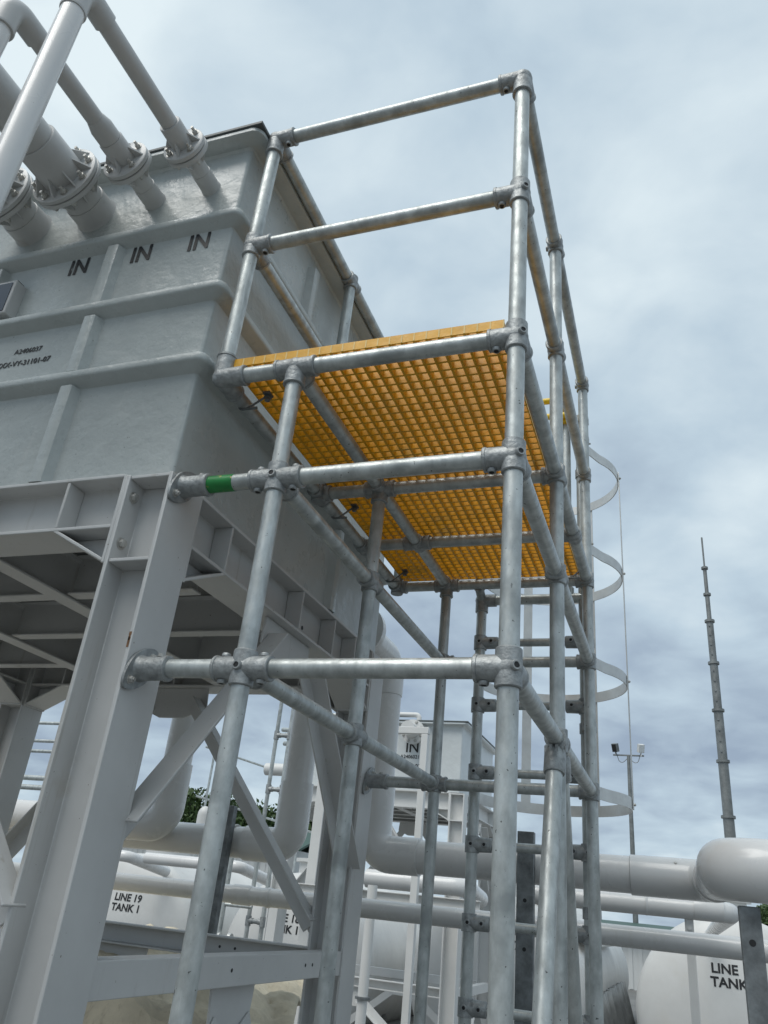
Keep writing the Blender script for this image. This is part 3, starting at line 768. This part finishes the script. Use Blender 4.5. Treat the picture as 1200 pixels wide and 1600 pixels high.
build('gate_post', b, M['galv'], lad)
gt = MB(); gt.path([(-0.065, 1.80, 4.03), (-0.50, 1.80, 4.03), (-0.50, 1.80, 3.93), (-0.065, 1.80, 3.93)], 0.017, 0.05, 16)
for z in (4.03, 3.93): gt.lathe((-0.10, 1.845, z-0.03), Zp, [(0, 0.030), (0.06, 0.030)], 16); gt.box((-0.108, 1.79, z-0.012), (-0.06, 1.84, z+0.012))
lone('safety_gate', gt, M['gate'], (-0.28, 1.80, 3.93), 'yellow tube safety gate at the ladder head, only one end in view', 'gate')

# ------------------------------------------------------------------ overhead process pipes behind the stand
YP, ZC, RP = 2.50, 1.790, 0.081
def outlet(label, x, y, zc, sgn, xe, reach=None):
    root = thing('outlet_pipe', (x, y, zc-RP), label, 'pipe', 'wide pipes behind the stand')
    b = MB(); b.path([(x, TY1-0.01, 2.83), (x, y, 2.83), (x, y, 2.625)], RP, RP*1.35, 30); build('nozzle_pipe', b, M['pvc'], root)
    b = MB(); b.tube((x, y, 2.6245), (x, y, zc+0.2), RP, 30); build('drop_pipe', b, M['pvc'], root)
    b = MB(); b.lathe((x, y, 2.62), nZ, [(-0.10, RP+0.001), (-0.099, RP+0.006), (-0.02, RP+0.006), (0, RP+0.004), (0.0005, RP)], 30); build('socket', b, M['pvc'], root)
    b = MB()
    b.path([(x, y, zc+0.33), (x, y, zc), (x+sgn*0.26, y, zc)], RP+0.010, RP*1.25, 30, seg=14)
    build('elbow', b, M['pvc'], root)
    b = MB(); b.tube((x+sgn*0.18, y, zc), (xe, y, zc), RP, 30, cuts=3); build('pipe', b, M['pvc'], root)
    b = MB(); b.lathe((x, TY1+0.16, 2.83), Y_, [(0, RP), (0.001, 0.142), (0.022, 0.142), (0.024, 0.142), (0.046, 0.142), (0.047, RP)], 30); fo = build('flange', b, M['pvc'], root)
    bb = MB()
    for k in range(8):
        a = pi*(k+0.5)/4; bb.hexbolt((x+0.115*cos(a), TY1+0.205, 2.83+0.115*sin(a)), Y_, 0.012, 0.012, 0.012)
    build_each('bolt', bb, M['bolt'], fo)
    return root
ra = outlet('wide drop pipe with left-turning elbow just right of the front column', -2.375, 2.325, 1.836, -1, -6.5)
rb2 = outlet('wide drop pipe with left-turning elbow behind the diagonal brace', -1.68, YP, ZC, -1, -6.5)
rc = outlet('wide drop pipe turning right and jogging forward to the right edge', -1.195, YP, ZC, 1, 0.20)
XE = 0.455; YN = 0.93; ZN = 1.738
b = MB(); b.path([(0.10, YP, ZC), (XE, YP, ZC), (XE, YP-0.4, ZC-0.013)], RP+0.0065, RP*1.3, 30, seg=14)
build('elbow', b, M['pvc'], rc); b = MB()
b.path([(XE, YN+0.4, ZN+0.014), (XE, YN, ZN), (XE+0.30, YN, ZN)], RP+0.003, RP*1.15, 34, seg=16)
build('elbow', b, M['pvc'], rc)
b = MB(); b.tube((XE, YP-0.35, ZC-0.011), (XE, YN+0.35, ZN+0.012), RP, 30); build('pipe', b, M['pvc'], rc); b = MB(); b.tube((XE+0.25, YN, ZN), (4.0, YN, ZN), RP, 34); build('pipe', b, M['pvc'], rc)
cp = MB(); cp.lathe((0.10, YP, ZC), nX, [(0, RP+0.0065), (0.003, RP+0.0035), (0.0035, RP)], 30); build('collar', cp, M['pvc_g'], rc)
bb = MB()
for p, d in (((0.30, YP-0.06, ZC+RP*0.72), (0, -0.6, 0.8)),): bb.hexbolt(p, d, 0.008, 0.004)
build_each('bolt', bb, M['bolt'], rc)

# narrower straight pipes
def straight(label, pts, rad, bend, socks=(), m='pvc', group='narrow horizontal pipes'):
    mid = Vector(pts[0]).lerp(Vector(pts[-1]), 0.5)
    root = thing('process_pipe', mid, label, 'pipe', group)
    b = MB(); b.path(pts, rad, bend, 26); build('pipe', b, M[m], root)
    for (c, d, l) in socks:
        b = MB(); b.lathe(Vector(c)-Vector(d)*l/2, d, [(-0.0005, rad+0.0005), (0, rad+0.005), (l, rad+0.005), (l+0.006, rad+0.002), (l+0.0065, rad)], 26); build('coupling', b, M[m], root)
    return root
straight('long pipe at eye level crossing behind the whole stand', [(-7.5, 2.75, 1.530), (3.5, 2.75, 1.530)], 0.048, None,
         [((-2.05, 2.75, 1.530), X_, 0.11), ((-1.88, 2.75, 1.530), X_, 0.012), ((-4.4, 2.75, 1.530), X_, 0.11)])
straight('pipe just under the wide right-hand pipe, turning away behind the galvanised post', [(-0.50, 3.2, 1.688), (0.545, 3.2, 1.688), (0.545, 9.9, 1.60)], 0.050, 0.09,
         [((0.13, 3.2, 1.692), X_, 0.006), ((0.44, 3.2, 1.692), X_, 0.14)])

# channel posts with U-bolts
def channel(label, x, y, zt, w=0.075, tilt=0):
    root = thing('channel_post', (x, y, 0), label, 'support post', 'galvanised channel supports')
    b = MB(); b.prism([(-w/2, 0), (w/2, 0), (w/2, 0.045), (w/2-0.007, 0.045), (w/2-0.007, 0.008), (-w/2+0.007, 0.008), (-w/2+0.007, 0.045), (-w/2, 0.045)], (x, y, 0.01), (x, y, zt), (1, 0, 0), (0, 1, 0))
    build('post', b, M['oldgalv'], root, 0.003)
    b = MB(); b.box((x-0.12, y-0.08, 0), (x+0.12, y+0.12, 0.012)); build('base_plate', b, M['oldgalv'], root)
    b = MB()
    for z in (zt-0.09, zt-0.30, zt-0.5): b.new().lathe((x, y-0.0002, z), nY, [(0, 0.009), (0.0006, 0.009)], 12)
    build_each('bolt_hole', b, M['dark'], root)
    return root
def ubolt(root, x, y, z, rad):
    b = MB(); pts = [(x, y-rad-0.03, z-rad-0.012)] + [(x, y-(rad+0.006)*cos(a), z+(rad+0.006)*sin(a)) for a in [pi*k/14 for k in range(15)]] + [(x, y+rad+0.01, z-rad-0.012)]
    for i in range(1, len(pts)-2): b.tube(pts[i], pts[i+1], 0.006, 8)
    build('u_bolt', b, M['bolt'], root)
c1 = channel('dark galvanised channel post behind the leftmost tube leg', -2.015, 2.36, 1.965, 0.075)
ubolt(c1, -2.015, YP, ZC, RP)
c2 = channel('dark galvanised channel post behind the ladder rungs', -0.372, 2.36, 1.935, 0.080)
ubolt(c2, -0.372, YP, ZC, RP)
c3 = channel('galvanised flat post under the pipe bend at the right edge', 0.500, 0.935, ZN-RP-0.012, 0.056)
wp = MB(); wp.box((0.318, 3.20, 0), (0.362, 3.262, 1.64)); wp.lathe((0.34, 3.1985, 1.60), nY, [(0, 0.012), (0.006, 0.012)], 12)
lone('pipe_prop', wp, M['white'], (0.34, 3.23, 0), 'slim white prop in front of the right-hand storage tank', 'support post', bevel=0.003)

# ------------------------------------------------------------------ storage tanks lying in a row
YT, RT = 9.5, 1.12
def storage(label, x, zc, line, lx, lz, rt=RT):
    root = thing('storage_tank', (x, YT+4, 0), label, 'storage tank', 'white storage tanks in a row')
    b = MB(); dep = 0.30
    prof = [(dep*(1-cos(a)) , max(0.002, rt*sin(a)**0.9)) for a in [pi/2*k/14 for k in range(15)]]
    b.lathe((x, YT, zc), Y_, prof + [(dep+0.02, rt+0.012), (dep+0.06, rt+0.012), (dep+0.062, rt), (dep+2.6, rt), (dep+2.62, rt+0.01), (dep+2.66, rt+0.01), (dep+2.68, rt), (8.4, rt)], 64)
    build('shell', b, M['tankw'], root)
    def remap(w, th):
        rr = min(0.999, math.hypot(w.x-x, w.z-zc)/rt)
        a = math.asin(rr**(1/0.9)); return Vector((w.x, YT+dep*(1-cos(a))-0.004-th, w.z))
    text('lettering', 'LINE %d\nTANK 1' % line, (x+lx, YT, lz), (1, 0, 0), Zp, 0.138, root, M['black'], bold=0.004, remap=remap, xs=1.05)
    b = MB(); b.lathe((x-0.1, YT+1.15, zc+rt-0.06), Zp, [(0, 0.36), (0.24, 0.36), (0.241, 0.42), (0.29, 0.42), (0.291, 0.05)], 32); mo = build('manway', b, M['tankw'], root)
    for yy in (1.6, 6.5):
        s_ = MB(); plate(s_, [(x-rt*0.85, YT+yy, 0.0), (x+rt*0.85, YT+yy, 0.0), (x+rt*0.85, YT+yy, zc-rt*0.5), (x+rt*0.45, YT+yy, zc-rt*0.86), (x-rt*0.45, YT+yy, zc-rt*0.86), (x-rt*0.85, YT+yy, zc-rt*0.5)], Y_, 0.16)
        build('saddle', s_, M['concrete'], root)
    return root
storage('storage tank with LINE 19 lettering beside the front column', -7.72, 0.80, 19, 0.11, 1.225)
storage('storage tank mostly hidden behind the braces, only its last digits showing', -4.88, 0.74, 18, -0.10, 1.20)
storage('storage tank behind the ladder, first letters of its marking showing', -2.04, 0.72, 17, 0.115, 1.19)
storage('storage tank at the right edge, lettering cut by the galvanised post', 0.80, 0.72, 16, -0.02, 1.20)
# turret pipes on the tanks
for x, lb in ((-7.10, 'short stub pipe ending at the LINE 19 tank turret'), (-5.30, 'short stub pipe near the drop pipe behind the long rail')):
    straight(lb, [(x-1.5, 8.6, 1.835), (x, 8.6, 1.835), (x, 9.62, 1.70)], 0.075, 0.10, [], group='stub pipes over the storage tanks')
# pale roof sheet and dark skirt over the third tank
b = MB(); pts = []
n = 26
for j in range(9):
    for i in range(n):
        a = radians(28 + 62*i/(n-1)); rr = RT + 0.10 + 0.035*random.random()
        pts.append((-2.04+rr*cos(a), YT+1.0+j*0.55, 0.72+rr*sin(a)))
b.add(pts, [(j*n+i, j*n+i+1, (j+1)*n+i+1, (j+1)*n+i) for j in range(8) for i in range(n-1)], 0, True)
ts = lone('tarp_cover', b, M['wallw'], (-1.6, YT+3, 1.5), 'crumpled pale sheet draped over a storage tank, far right gap', 'tarpaulin')
so = ts.modifiers.new('thickness', 'SOLIDIFY'); so.thickness = 0.01
b = MB(); pts = []; n = 60
for j, z in enumerate((0.74, 0.5, 0.22, 0.0)):
    for i in range(n):
        y = YT+0.6+i*0.09; pts.append((-2.04+RT+0.03+0.03*j+0.035*(j+1)*sin(i*1.3)+0.02*sin(i*0.57), y, z))
b.add(pts, [(j*n+i, j*n+i+1, (j+1)*n+i+1, (j+1)*n+i) for j in range(3) for i in range(n-1)], 0, True)
ts = lone('skirt_sheet', b, M['skirt'], (-0.9, YT+3, 0), 'dark pleated sheet hanging low between two storage tanks', 'tarpaulin')
so = ts.modifiers.new('thickness', 'SOLIDIFY'); so.thickness = 0.01

# ------------------------------------------------------------------ middle distance: pipe frames and risers
def sqpost(mb, x, y, z0, z1, w=0.06): mb.box((x-w/2, y-w/2, z0), (x+w/2, y+w/2, z1))
root = thing('goalpost_support', (-1.75, 5.5, 0), 'white square-tube goalpost frame in front of the small IN tank', 'pipe support')
for x in (-1.875, -2.42):
    b = MB(); sqpost(b, x, 5.5, 0.011, 3.02, 0.062); build('post', b, M['white'], root, 0.004)
    b = MB(); sqpost(b, x, 5.5, 0, 0.010, 0.2); build('base_plate', b, M['white'], root)
b = MB(); b.box((-2.46, 5.47, 3.022), (-1.84, 5.532, 3.085)); build('top_bar', b, M['white'], root, 0.004)
b = MB(); b.prism(Iprof(0.04, 0.10, 0.009, 0.007), (-3.2, 5.60, 1.565), (-1.32, 5.60, 1.565), (0, 1, 0), (0, 0, 1)); build('cross_bar', b, M['white'], root, 0.002)
root = thing('pipe_riser', (-2.19, 5.3, 0), 'white round riser with a ring collar left of the frame', 'pipe')
b = MB(); b.tube((-2.19, 5.3, 0.0), (-2.19, 5.3, 1.70), 0.042, 20); build('pipe', b, M['white'], root)
b = MB(); b.lathe((-2.19, 5.3, 0.86), Zp, [(0, 0.05), (0.003, 0.062), (0.02, 0.062), (0.023, 0.05)], 20); build('collar', b, M['oldgalv'], root)
straight('light pipe behind the white frame ending in a bend', [(-2.62, 6.3, 1.78), (-1.62, 6.3, 1.78), (-1.62, 6.9, 1.70)], 0.085, 0.13, [], group='stub pipes over the storage tanks')
root = thing('twin_riser', (-3.62, 6.0, 0), 'pair of thin galvanised risers bridged by tees, against the sky', 'pipe')
for x in (-3.69, -3.535):
    b = MB(); b.tube((x, 6, 0), (x, 6, 3.9), 0.021, 16); build('pipe', b, M['galv'], root)
for z in (3.07, 2.52, 1.98, 1.30):
    b = MB(); b.tube((-3.69, 6, z), (-3.535, 6, z), 0.022, 14)
    for x in (-3.69, -3.535): b.lathe((x, 6, z-0.045), Zp, [(0, 0.022), (0.001, 0.028), (0.09, 0.028), (0.091, 0.022)], 16); b.lathe((x, 6, z), X_ if x < -3.6 else nX, [(0, 0.027), (0.05, 0.027), (0.051, 0.02)], 14)
    build('tee', b, M['cast'], root)
for x, zt_, w_, lb in ((-3.32, 1.50, 0.09, 'broad white strut below the eye-level pipe, by the twin risers'), (-2.98, 2.6, 0.10, 'tall white strut beside the diagonal brace and second drop pipe')):
    b = MB(); sqpost(b, x, 5.8, 0, zt_, w_); b.box((x-0.1, 5.7, 0), (x+0.1, 5.9, 0.012))
    lone('pipe_prop', b, M['white'], (x, 5.8, 0), lb, 'support post', bevel=0.004)
# slim drain riser with cap near the twin riser
root = thing('drain_riser', (-3.95, 5.9, 0), 'thin grey riser with a bright valve, low between tanks', 'pipe')
b = MB(); b.tube((-3.93, 5.9, 0), (-3.93, 5.9, 1.92), 0.024, 14); build('pipe', b, M['galv'], root)
b = MB(); b.lathe((-3.97, 5.88, 1.13), X_, [(0, 0.03), (0.05, 0.03), (0.051, 0.045), (0.07, 0.045), (0.071, 0.028), (0.16, 0.028), (0.161, 0.05), (0.19, 0.05)], 16); build('valve', b, M['alu'], root)
b = MB(); b.tube((-3.93, 5.9, 1.42), (-3.62, 5.9, 1.42), 0.018, 12); build('branch', b, M['galv'], root)

# far left pipe rack seen past the column
root = thing('guardrail', (-10.4, 10, 0), 'far galvanised guardrail glimpsed left of the front column', 'guardrail')
b = MB()
for z in (3.95, 3.63, 3.45, 2.99, 2.83): 
    q = MB(); q.tube((-13.0, 10, z), (-9.9, 10, z), 0.03 if z > 3 else 0.045, 12); build('rail', q, M['galv'], root)
for x in (-12.4, -11.2, -10.0):
    q = MB(); q.tube((x, 10, 0), (x, 10, 3.97), 0.032, 12); build('post', q, M['galv'], root)
def farrail(label, p0, p1, n):
    p0, p1 = Vector(p0), Vector(p1); root = thing('guardrail', ((p0.x+p1.x)/2, (p0.y+p1.y)/2, 0), label, 'guardrail', 'distant guardrails')
    for dz in (0, -1.05):
        q = MB(); q.tube(p0+Vector((0, 0, dz)), p1+Vector((0, 0, dz)), 0.024, 12); build('rail', q, M['galv'], root)
    for k in range(n):
        p = p0.lerp(p1, (k+0.1)/n); q = MB(); q.tube((p.x, p.y, 0), p, 0.026, 12); build('post', q, M['galv'], root)
farrail('distant handrail sloping in the gap left of the twin risers', (-9.6, 14.0, 4.35), (-6.6, 17.5, 3.72), 2)
farrail('low handrail under the far stand, seen between its legs', (-6.4, 14.0, 2.75), (-2.2, 15.0, 2.55), 5)
# branch pipes seen between the drop pipe and second column
root = thing('branch_pipe', (-3.6, 8.0, 2.9), 'light branch pipe with small tee beside the far IN tank', 'pipe')
b = MB(); b.tube((-4.6, 7.6, 2.96), (-3.2, 7.6, 2.96), 0.075, 18); build('pipe', b, M['white'], root)
b = MB(); b.tube((-4.6, 7.9, 3.52), (-3.3, 7.2, 3.36), 0.03, 12); b.tube((-4.6, 8.0, 3.36), (-3.3, 7.3, 3.17), 0.03, 12); b.tube((-3.75, 7.45, 3.40), (-3.75, 7.5, 3.14), 0.026, 12); b.tube((-4.0, 7.6, 3.66), (-3.0, 7.6, 3.66), 0.026, 12)
build('rail', b, M['galv'], root)

# white domed vent behind
b = MB(); b.lathe((-6.36, 9.2, 2.0), Zp, [(0, 0.10), (0.50, 0.10)] + [(0.50+0.13*sin(pi/2*k/6), max(0.002, 0.10*cos(pi/2*k/6))) for k in range(1, 7)], 24)
lone('vent_cap', b, M['tankw'], (-6.36, 9.2, 2.0), 'small white domed vent cap against the dark trees', 'vent')

# beige tarpaulin mound beneath the stand
random.seed(3); b = MB(); n1_, n2_ = 110, 80; pts = []
for j in range(n2_):
    for i in range(n1_):
        y = 0.75+3.2*j/(n2_-1); x = -3.9+(2.86-0.40*max(0, y-1.3))*i/(n1_-1)
        z = 1.04 + 0.05*(y-0.75)/1.6 - 0.03*abs(x+1.8) + 0.10*sin(x*3.1+y*1.3)+0.05*sin(x*7.7-y*4.0)+0.035*abs(sin(x*13+y*9+sin(x*5)))+0.025*abs(sin(x*23-y*17)) + random.uniform(-0.003, 0.003)
        z *= min(1, max(0.0, j/11.0))*0.75+0.25
        pts.append((x, y, max(0.02, z)))
b.add(pts, [(j*n1_+i, j*n1_+i+1, (j+1)*n1_+i+1, (j+1)*n1_+i) for j in range(n2_-1) for i in range(n1_-1)], 0, True)
tp = lone('tarpaulin', b, M['tarp'], (-2.3, 3.0, 0), 'crumpled beige tarpaulin heap under the low tie beam', 'tarpaulin')
so = tp.modifiers.new('thickness', 'SOLIDIFY'); so.thickness = 0.012

# ------------------------------------------------------------------ far things: lamp pole, mast, trees, sheds
def lamp_pole(x, y, h, label, s=1.0):
    root = thing('floodlight_pole', (x, y, 0), label, 'floodlight', 'floodlight poles')
    b = MB(); b.lathe((x, y, 0), Zp, [(0, 0.10), (h*0.5, 0.085), (h, 0.06)], 14); build('pole', b, M['mast'], root)
    b = MB(); b.box((x-0.56, y-0.025, h-0.01), (x+0.56, y+0.025, h+0.04)); build('crossarm', b, M['mast'], root)
    for sg in (-1, 1):
        q = MB(); c = Vector((x+sg*0.46, y-0.1, h+0.27)); u = Vector((cos(0.5*sg), sin(0.5*sg)*0.6, 0)).normalized(); n_ = Vector((sg*0.5, -0.75, -0.35)).normalized(); v_ = n_.cross(u).normalized()
        u = v_.cross(n_)
        q.prism([(-0.105, -0.15), (0.105, -0.15), (0.105, 0.15), (-0.105, 0.15)], c-n_*0.08, c+n_*0.08, u, v_)
        q.tube(c+Vector((0, 0, -0.30)), c+Vector((0, 0.05, -0.1)), 0.02, 8)
        h_ = build('lamp_head', q, M['oldgalv'] if sg < 0 else M['white'], root)
        q = MB(); q.prism([(-0.085, -0.13), (0.085, -0.13), (0.085, 0.13), (-0.085, 0.13)], c+n_*0.081, c+n_*0.086, u, v_); build('lens', q, M['glass'] if sg > 0 else M['dark'], h_)
        q = MB(); q.path([c+Vector((0, 0.1, -0.1)), (x+sg*0.30, y, h-0.35), (x+sg*0.05, y, h-0.1)], 0.012, 0.12, 8); build('cable', q, M['mast'], root)
lamp_pole(-1.40, 30.0, 7.45, 'twin-head floodlight pole against the sky, right of the ladder cage')
lamp_pole(-31.0, 30.0, 9.2, 'floodlight pole glimpsed between the columns at the left')
mx_, my_ = 1.15, 15.0
root = thing('telescopic_mast', (mx_, my_, 0), 'tall tapering sectional grey mast at the right', 'mast')
zs = [0, 1.9, 3.05, 4.15, 5.35, 6.50, 7.70, 8.42, 9.13, 9.88]
zs = [0, 1.6, 3.02, 4.27, 5.50, 6.64, 7.70, 8.40, 9.08-0.0, 9.36-0.02]
import itertools
edges_px = [1300, 1265, 1184, 1107, 1034, 966, 923, 880, 840]
zs = [0.0, 3.62, 4.62, 5.59, 6.54, 7.43, 8.02, 8.62, 9.34]
rads = [0.098, 0.092, 0.086, 0.078, 0.068, 0.045, 0.038, 0.018]
for k in range(8):
    b = MB(); b.tube((mx_, my_, zs[k]), (mx_, my_, zs[k+1]), rads[k], 14)
    so = build('mast_section', b, M['mast'], root)
    if k < 7:
        b = MB(); b.lathe((mx_, my_, zs[k+1]-0.03), Zp, [(0, rads[k]), (0.001, rads[k]+0.03), (0.05, rads[k]+0.03), (0.051, rads[k])], 14); build('flange', b, M['mast'], root)
    if 2 <= k <= 4:
        b = MB()
        for q in range(4): b.lathe((mx_-0.02, my_-rads[k]+0.004, zs[k]+0.17+q*0.2), nY, [(0, 0.02), (0.02, 0.02)], 8)
        build('step_bolt', b, M['oldgalv'], so)

def tree(x, y, h, label, mesh_src=None, sc=1.0, rot=0):
    root = thing('tree', (x, y, 0), label, 'tree', 'trees beyond the yard')
    root.rotation_euler[2] = rot; root.scale = (sc, sc, sc)
    return root
# build one tree, copy the rest
random.seed(11)
def leaf_mesh(seed, H=6.0, n=6500):
    rnd = random.Random(seed); b = MB()
    lobes = [(Vector((rnd.uniform(-1.5, 1.5), rnd.uniform(-1.5, 1.5), rnd.uniform(0.45, 0.95)*H)), rnd.uniform(0.7, 1.3)) for _ in range(16)]
    for _ in range(n):
        c, R0 = rnd.choice(lobes)
        d = Vector((rnd.gauss(0, 1), rnd.gauss(0, 1), rnd.gauss(0, 0.8))).normalized()*R0*rnd.uniform(0.45, 1.0)**0.5
        p = c+d; s_ = rnd.uniform(0.09, 0.20)
        u = Vector((rnd.gauss(0, 1), rnd.gauss(0, 1), rnd.gauss(0, 1))).normalized(); w_ = u.cross(Vector((rnd.gauss(0, 1), rnd.gauss(0, 1), rnd.gauss(0, 1)))).normalized()
        b.add([p-u*s_, p+w_*s_*0.5, p+u*s_, p-w_*s_*0.5], [(0, 1, 2, 3)])
    t = MB(); t.lathe((0, 0, 0), Zp, [(0, 0.24), (0.5, 0.19), (H*0.45, 0.13), (H*0.8, 0.04)], 10)
    for c, R0 in lobes[:9]:
        a = Vector((0, 0, min(c.z*0.6, H*0.5))); t.tube(a, c, 0.045, 6)
    return b, t
protos = []
spots = [(-25.4, 40, 1.02, 'round-crowned tree behind the white vent cap'), (-22.6, 41, 0.90, 'lower bushy tree right of the dark channel post'),
         (-19.0, 42, 0.95, 'tree showing between the drop pipe and second column'), (-30.5, 41, 0.82, 'tree tips above the elbow of the leftmost drop pipe'),
         (3.9, 44, 0.52, 'low dark tree line under the pipe bend at the right edge'), (-34.5, 42, 0.9, 'tree almost hidden behind the front column')]
for i, (x, y, sc, lb) in enumerate(spots):
    root = tree(x, y, 6, lb, sc=sc, rot=i*1.1)
    if i < 2:
        cb, tb2 = leaf_mesh(20+i)
        cr_ = build('crown', cb, M['leaf'], root, base=Vector((0, 0, 0))); tr_ = build('trunk', tb2, M['bark'], root, base=Vector((0, 0, 0)))
        protos.append((cr_, tr_))
    else:
        for q in protos[i % 2]:
            c = q.copy(); COL.objects.link(c); c.parent = root
def shed(x0, x1, y0, y1, h, label, rise=0.9):
    root = thing('shed', ((x0+x1)/2, (y0+y1)/2, 0), label, 'building')
    b = MB(); b.box((x0, y0, 0), (x1, y1, h)); build('wall', b, M['wallw'], root)
    q = MB(); k = int((x1-x0)/0.3)
    for i in range(k): q.box((x0+i*0.3, y0-0.03, 0.02), (x0+i*0.3+0.12, y0-0.002, h-0.05))
    build('cladding_rib', q, M['wallw'], root)
    q = MB(); ov = 0.4; zr_ = h+rise; ym = (y0+y1)/2
    q.add([(x0-ov, y0-ov, h-0.05), (x1+ov, y0-ov, h-0.05), (x1+ov, ym, zr_), (x0-ov, ym, zr_), (x0-ov, y1+ov, h-0.05), (x1+ov, y1+ov, h-0.05),
           (x0-ov, y0-ov, h+0.05), (x1+ov, y0-ov, h+0.05), (x1+ov, ym, zr_+0.1), (x0-ov, ym, zr_+0.1), (x0-ov, y1+ov, h+0.05), (x1+ov, y1+ov, h+0.05)],
          [(0, 3, 2, 1), (3, 4, 5, 2), (6, 7, 8, 9), (9, 8, 11, 10), (0, 1, 7, 6), (4, 10, 11, 5), (1, 2, 8, 7), (2, 5, 11, 8), (0, 6, 9, 3), (3, 9, 10, 4)])
    build('roof', q, M['roofg'], root)
shed(-28, -16, 33, 38, 3.4, 'low pale shed with green roof behind the leftmost pipes')
shed(-4.5, 0.0, 27, 31, 1.62, 'low pale shed with green eaves behind the covered tank at right', 0.12)
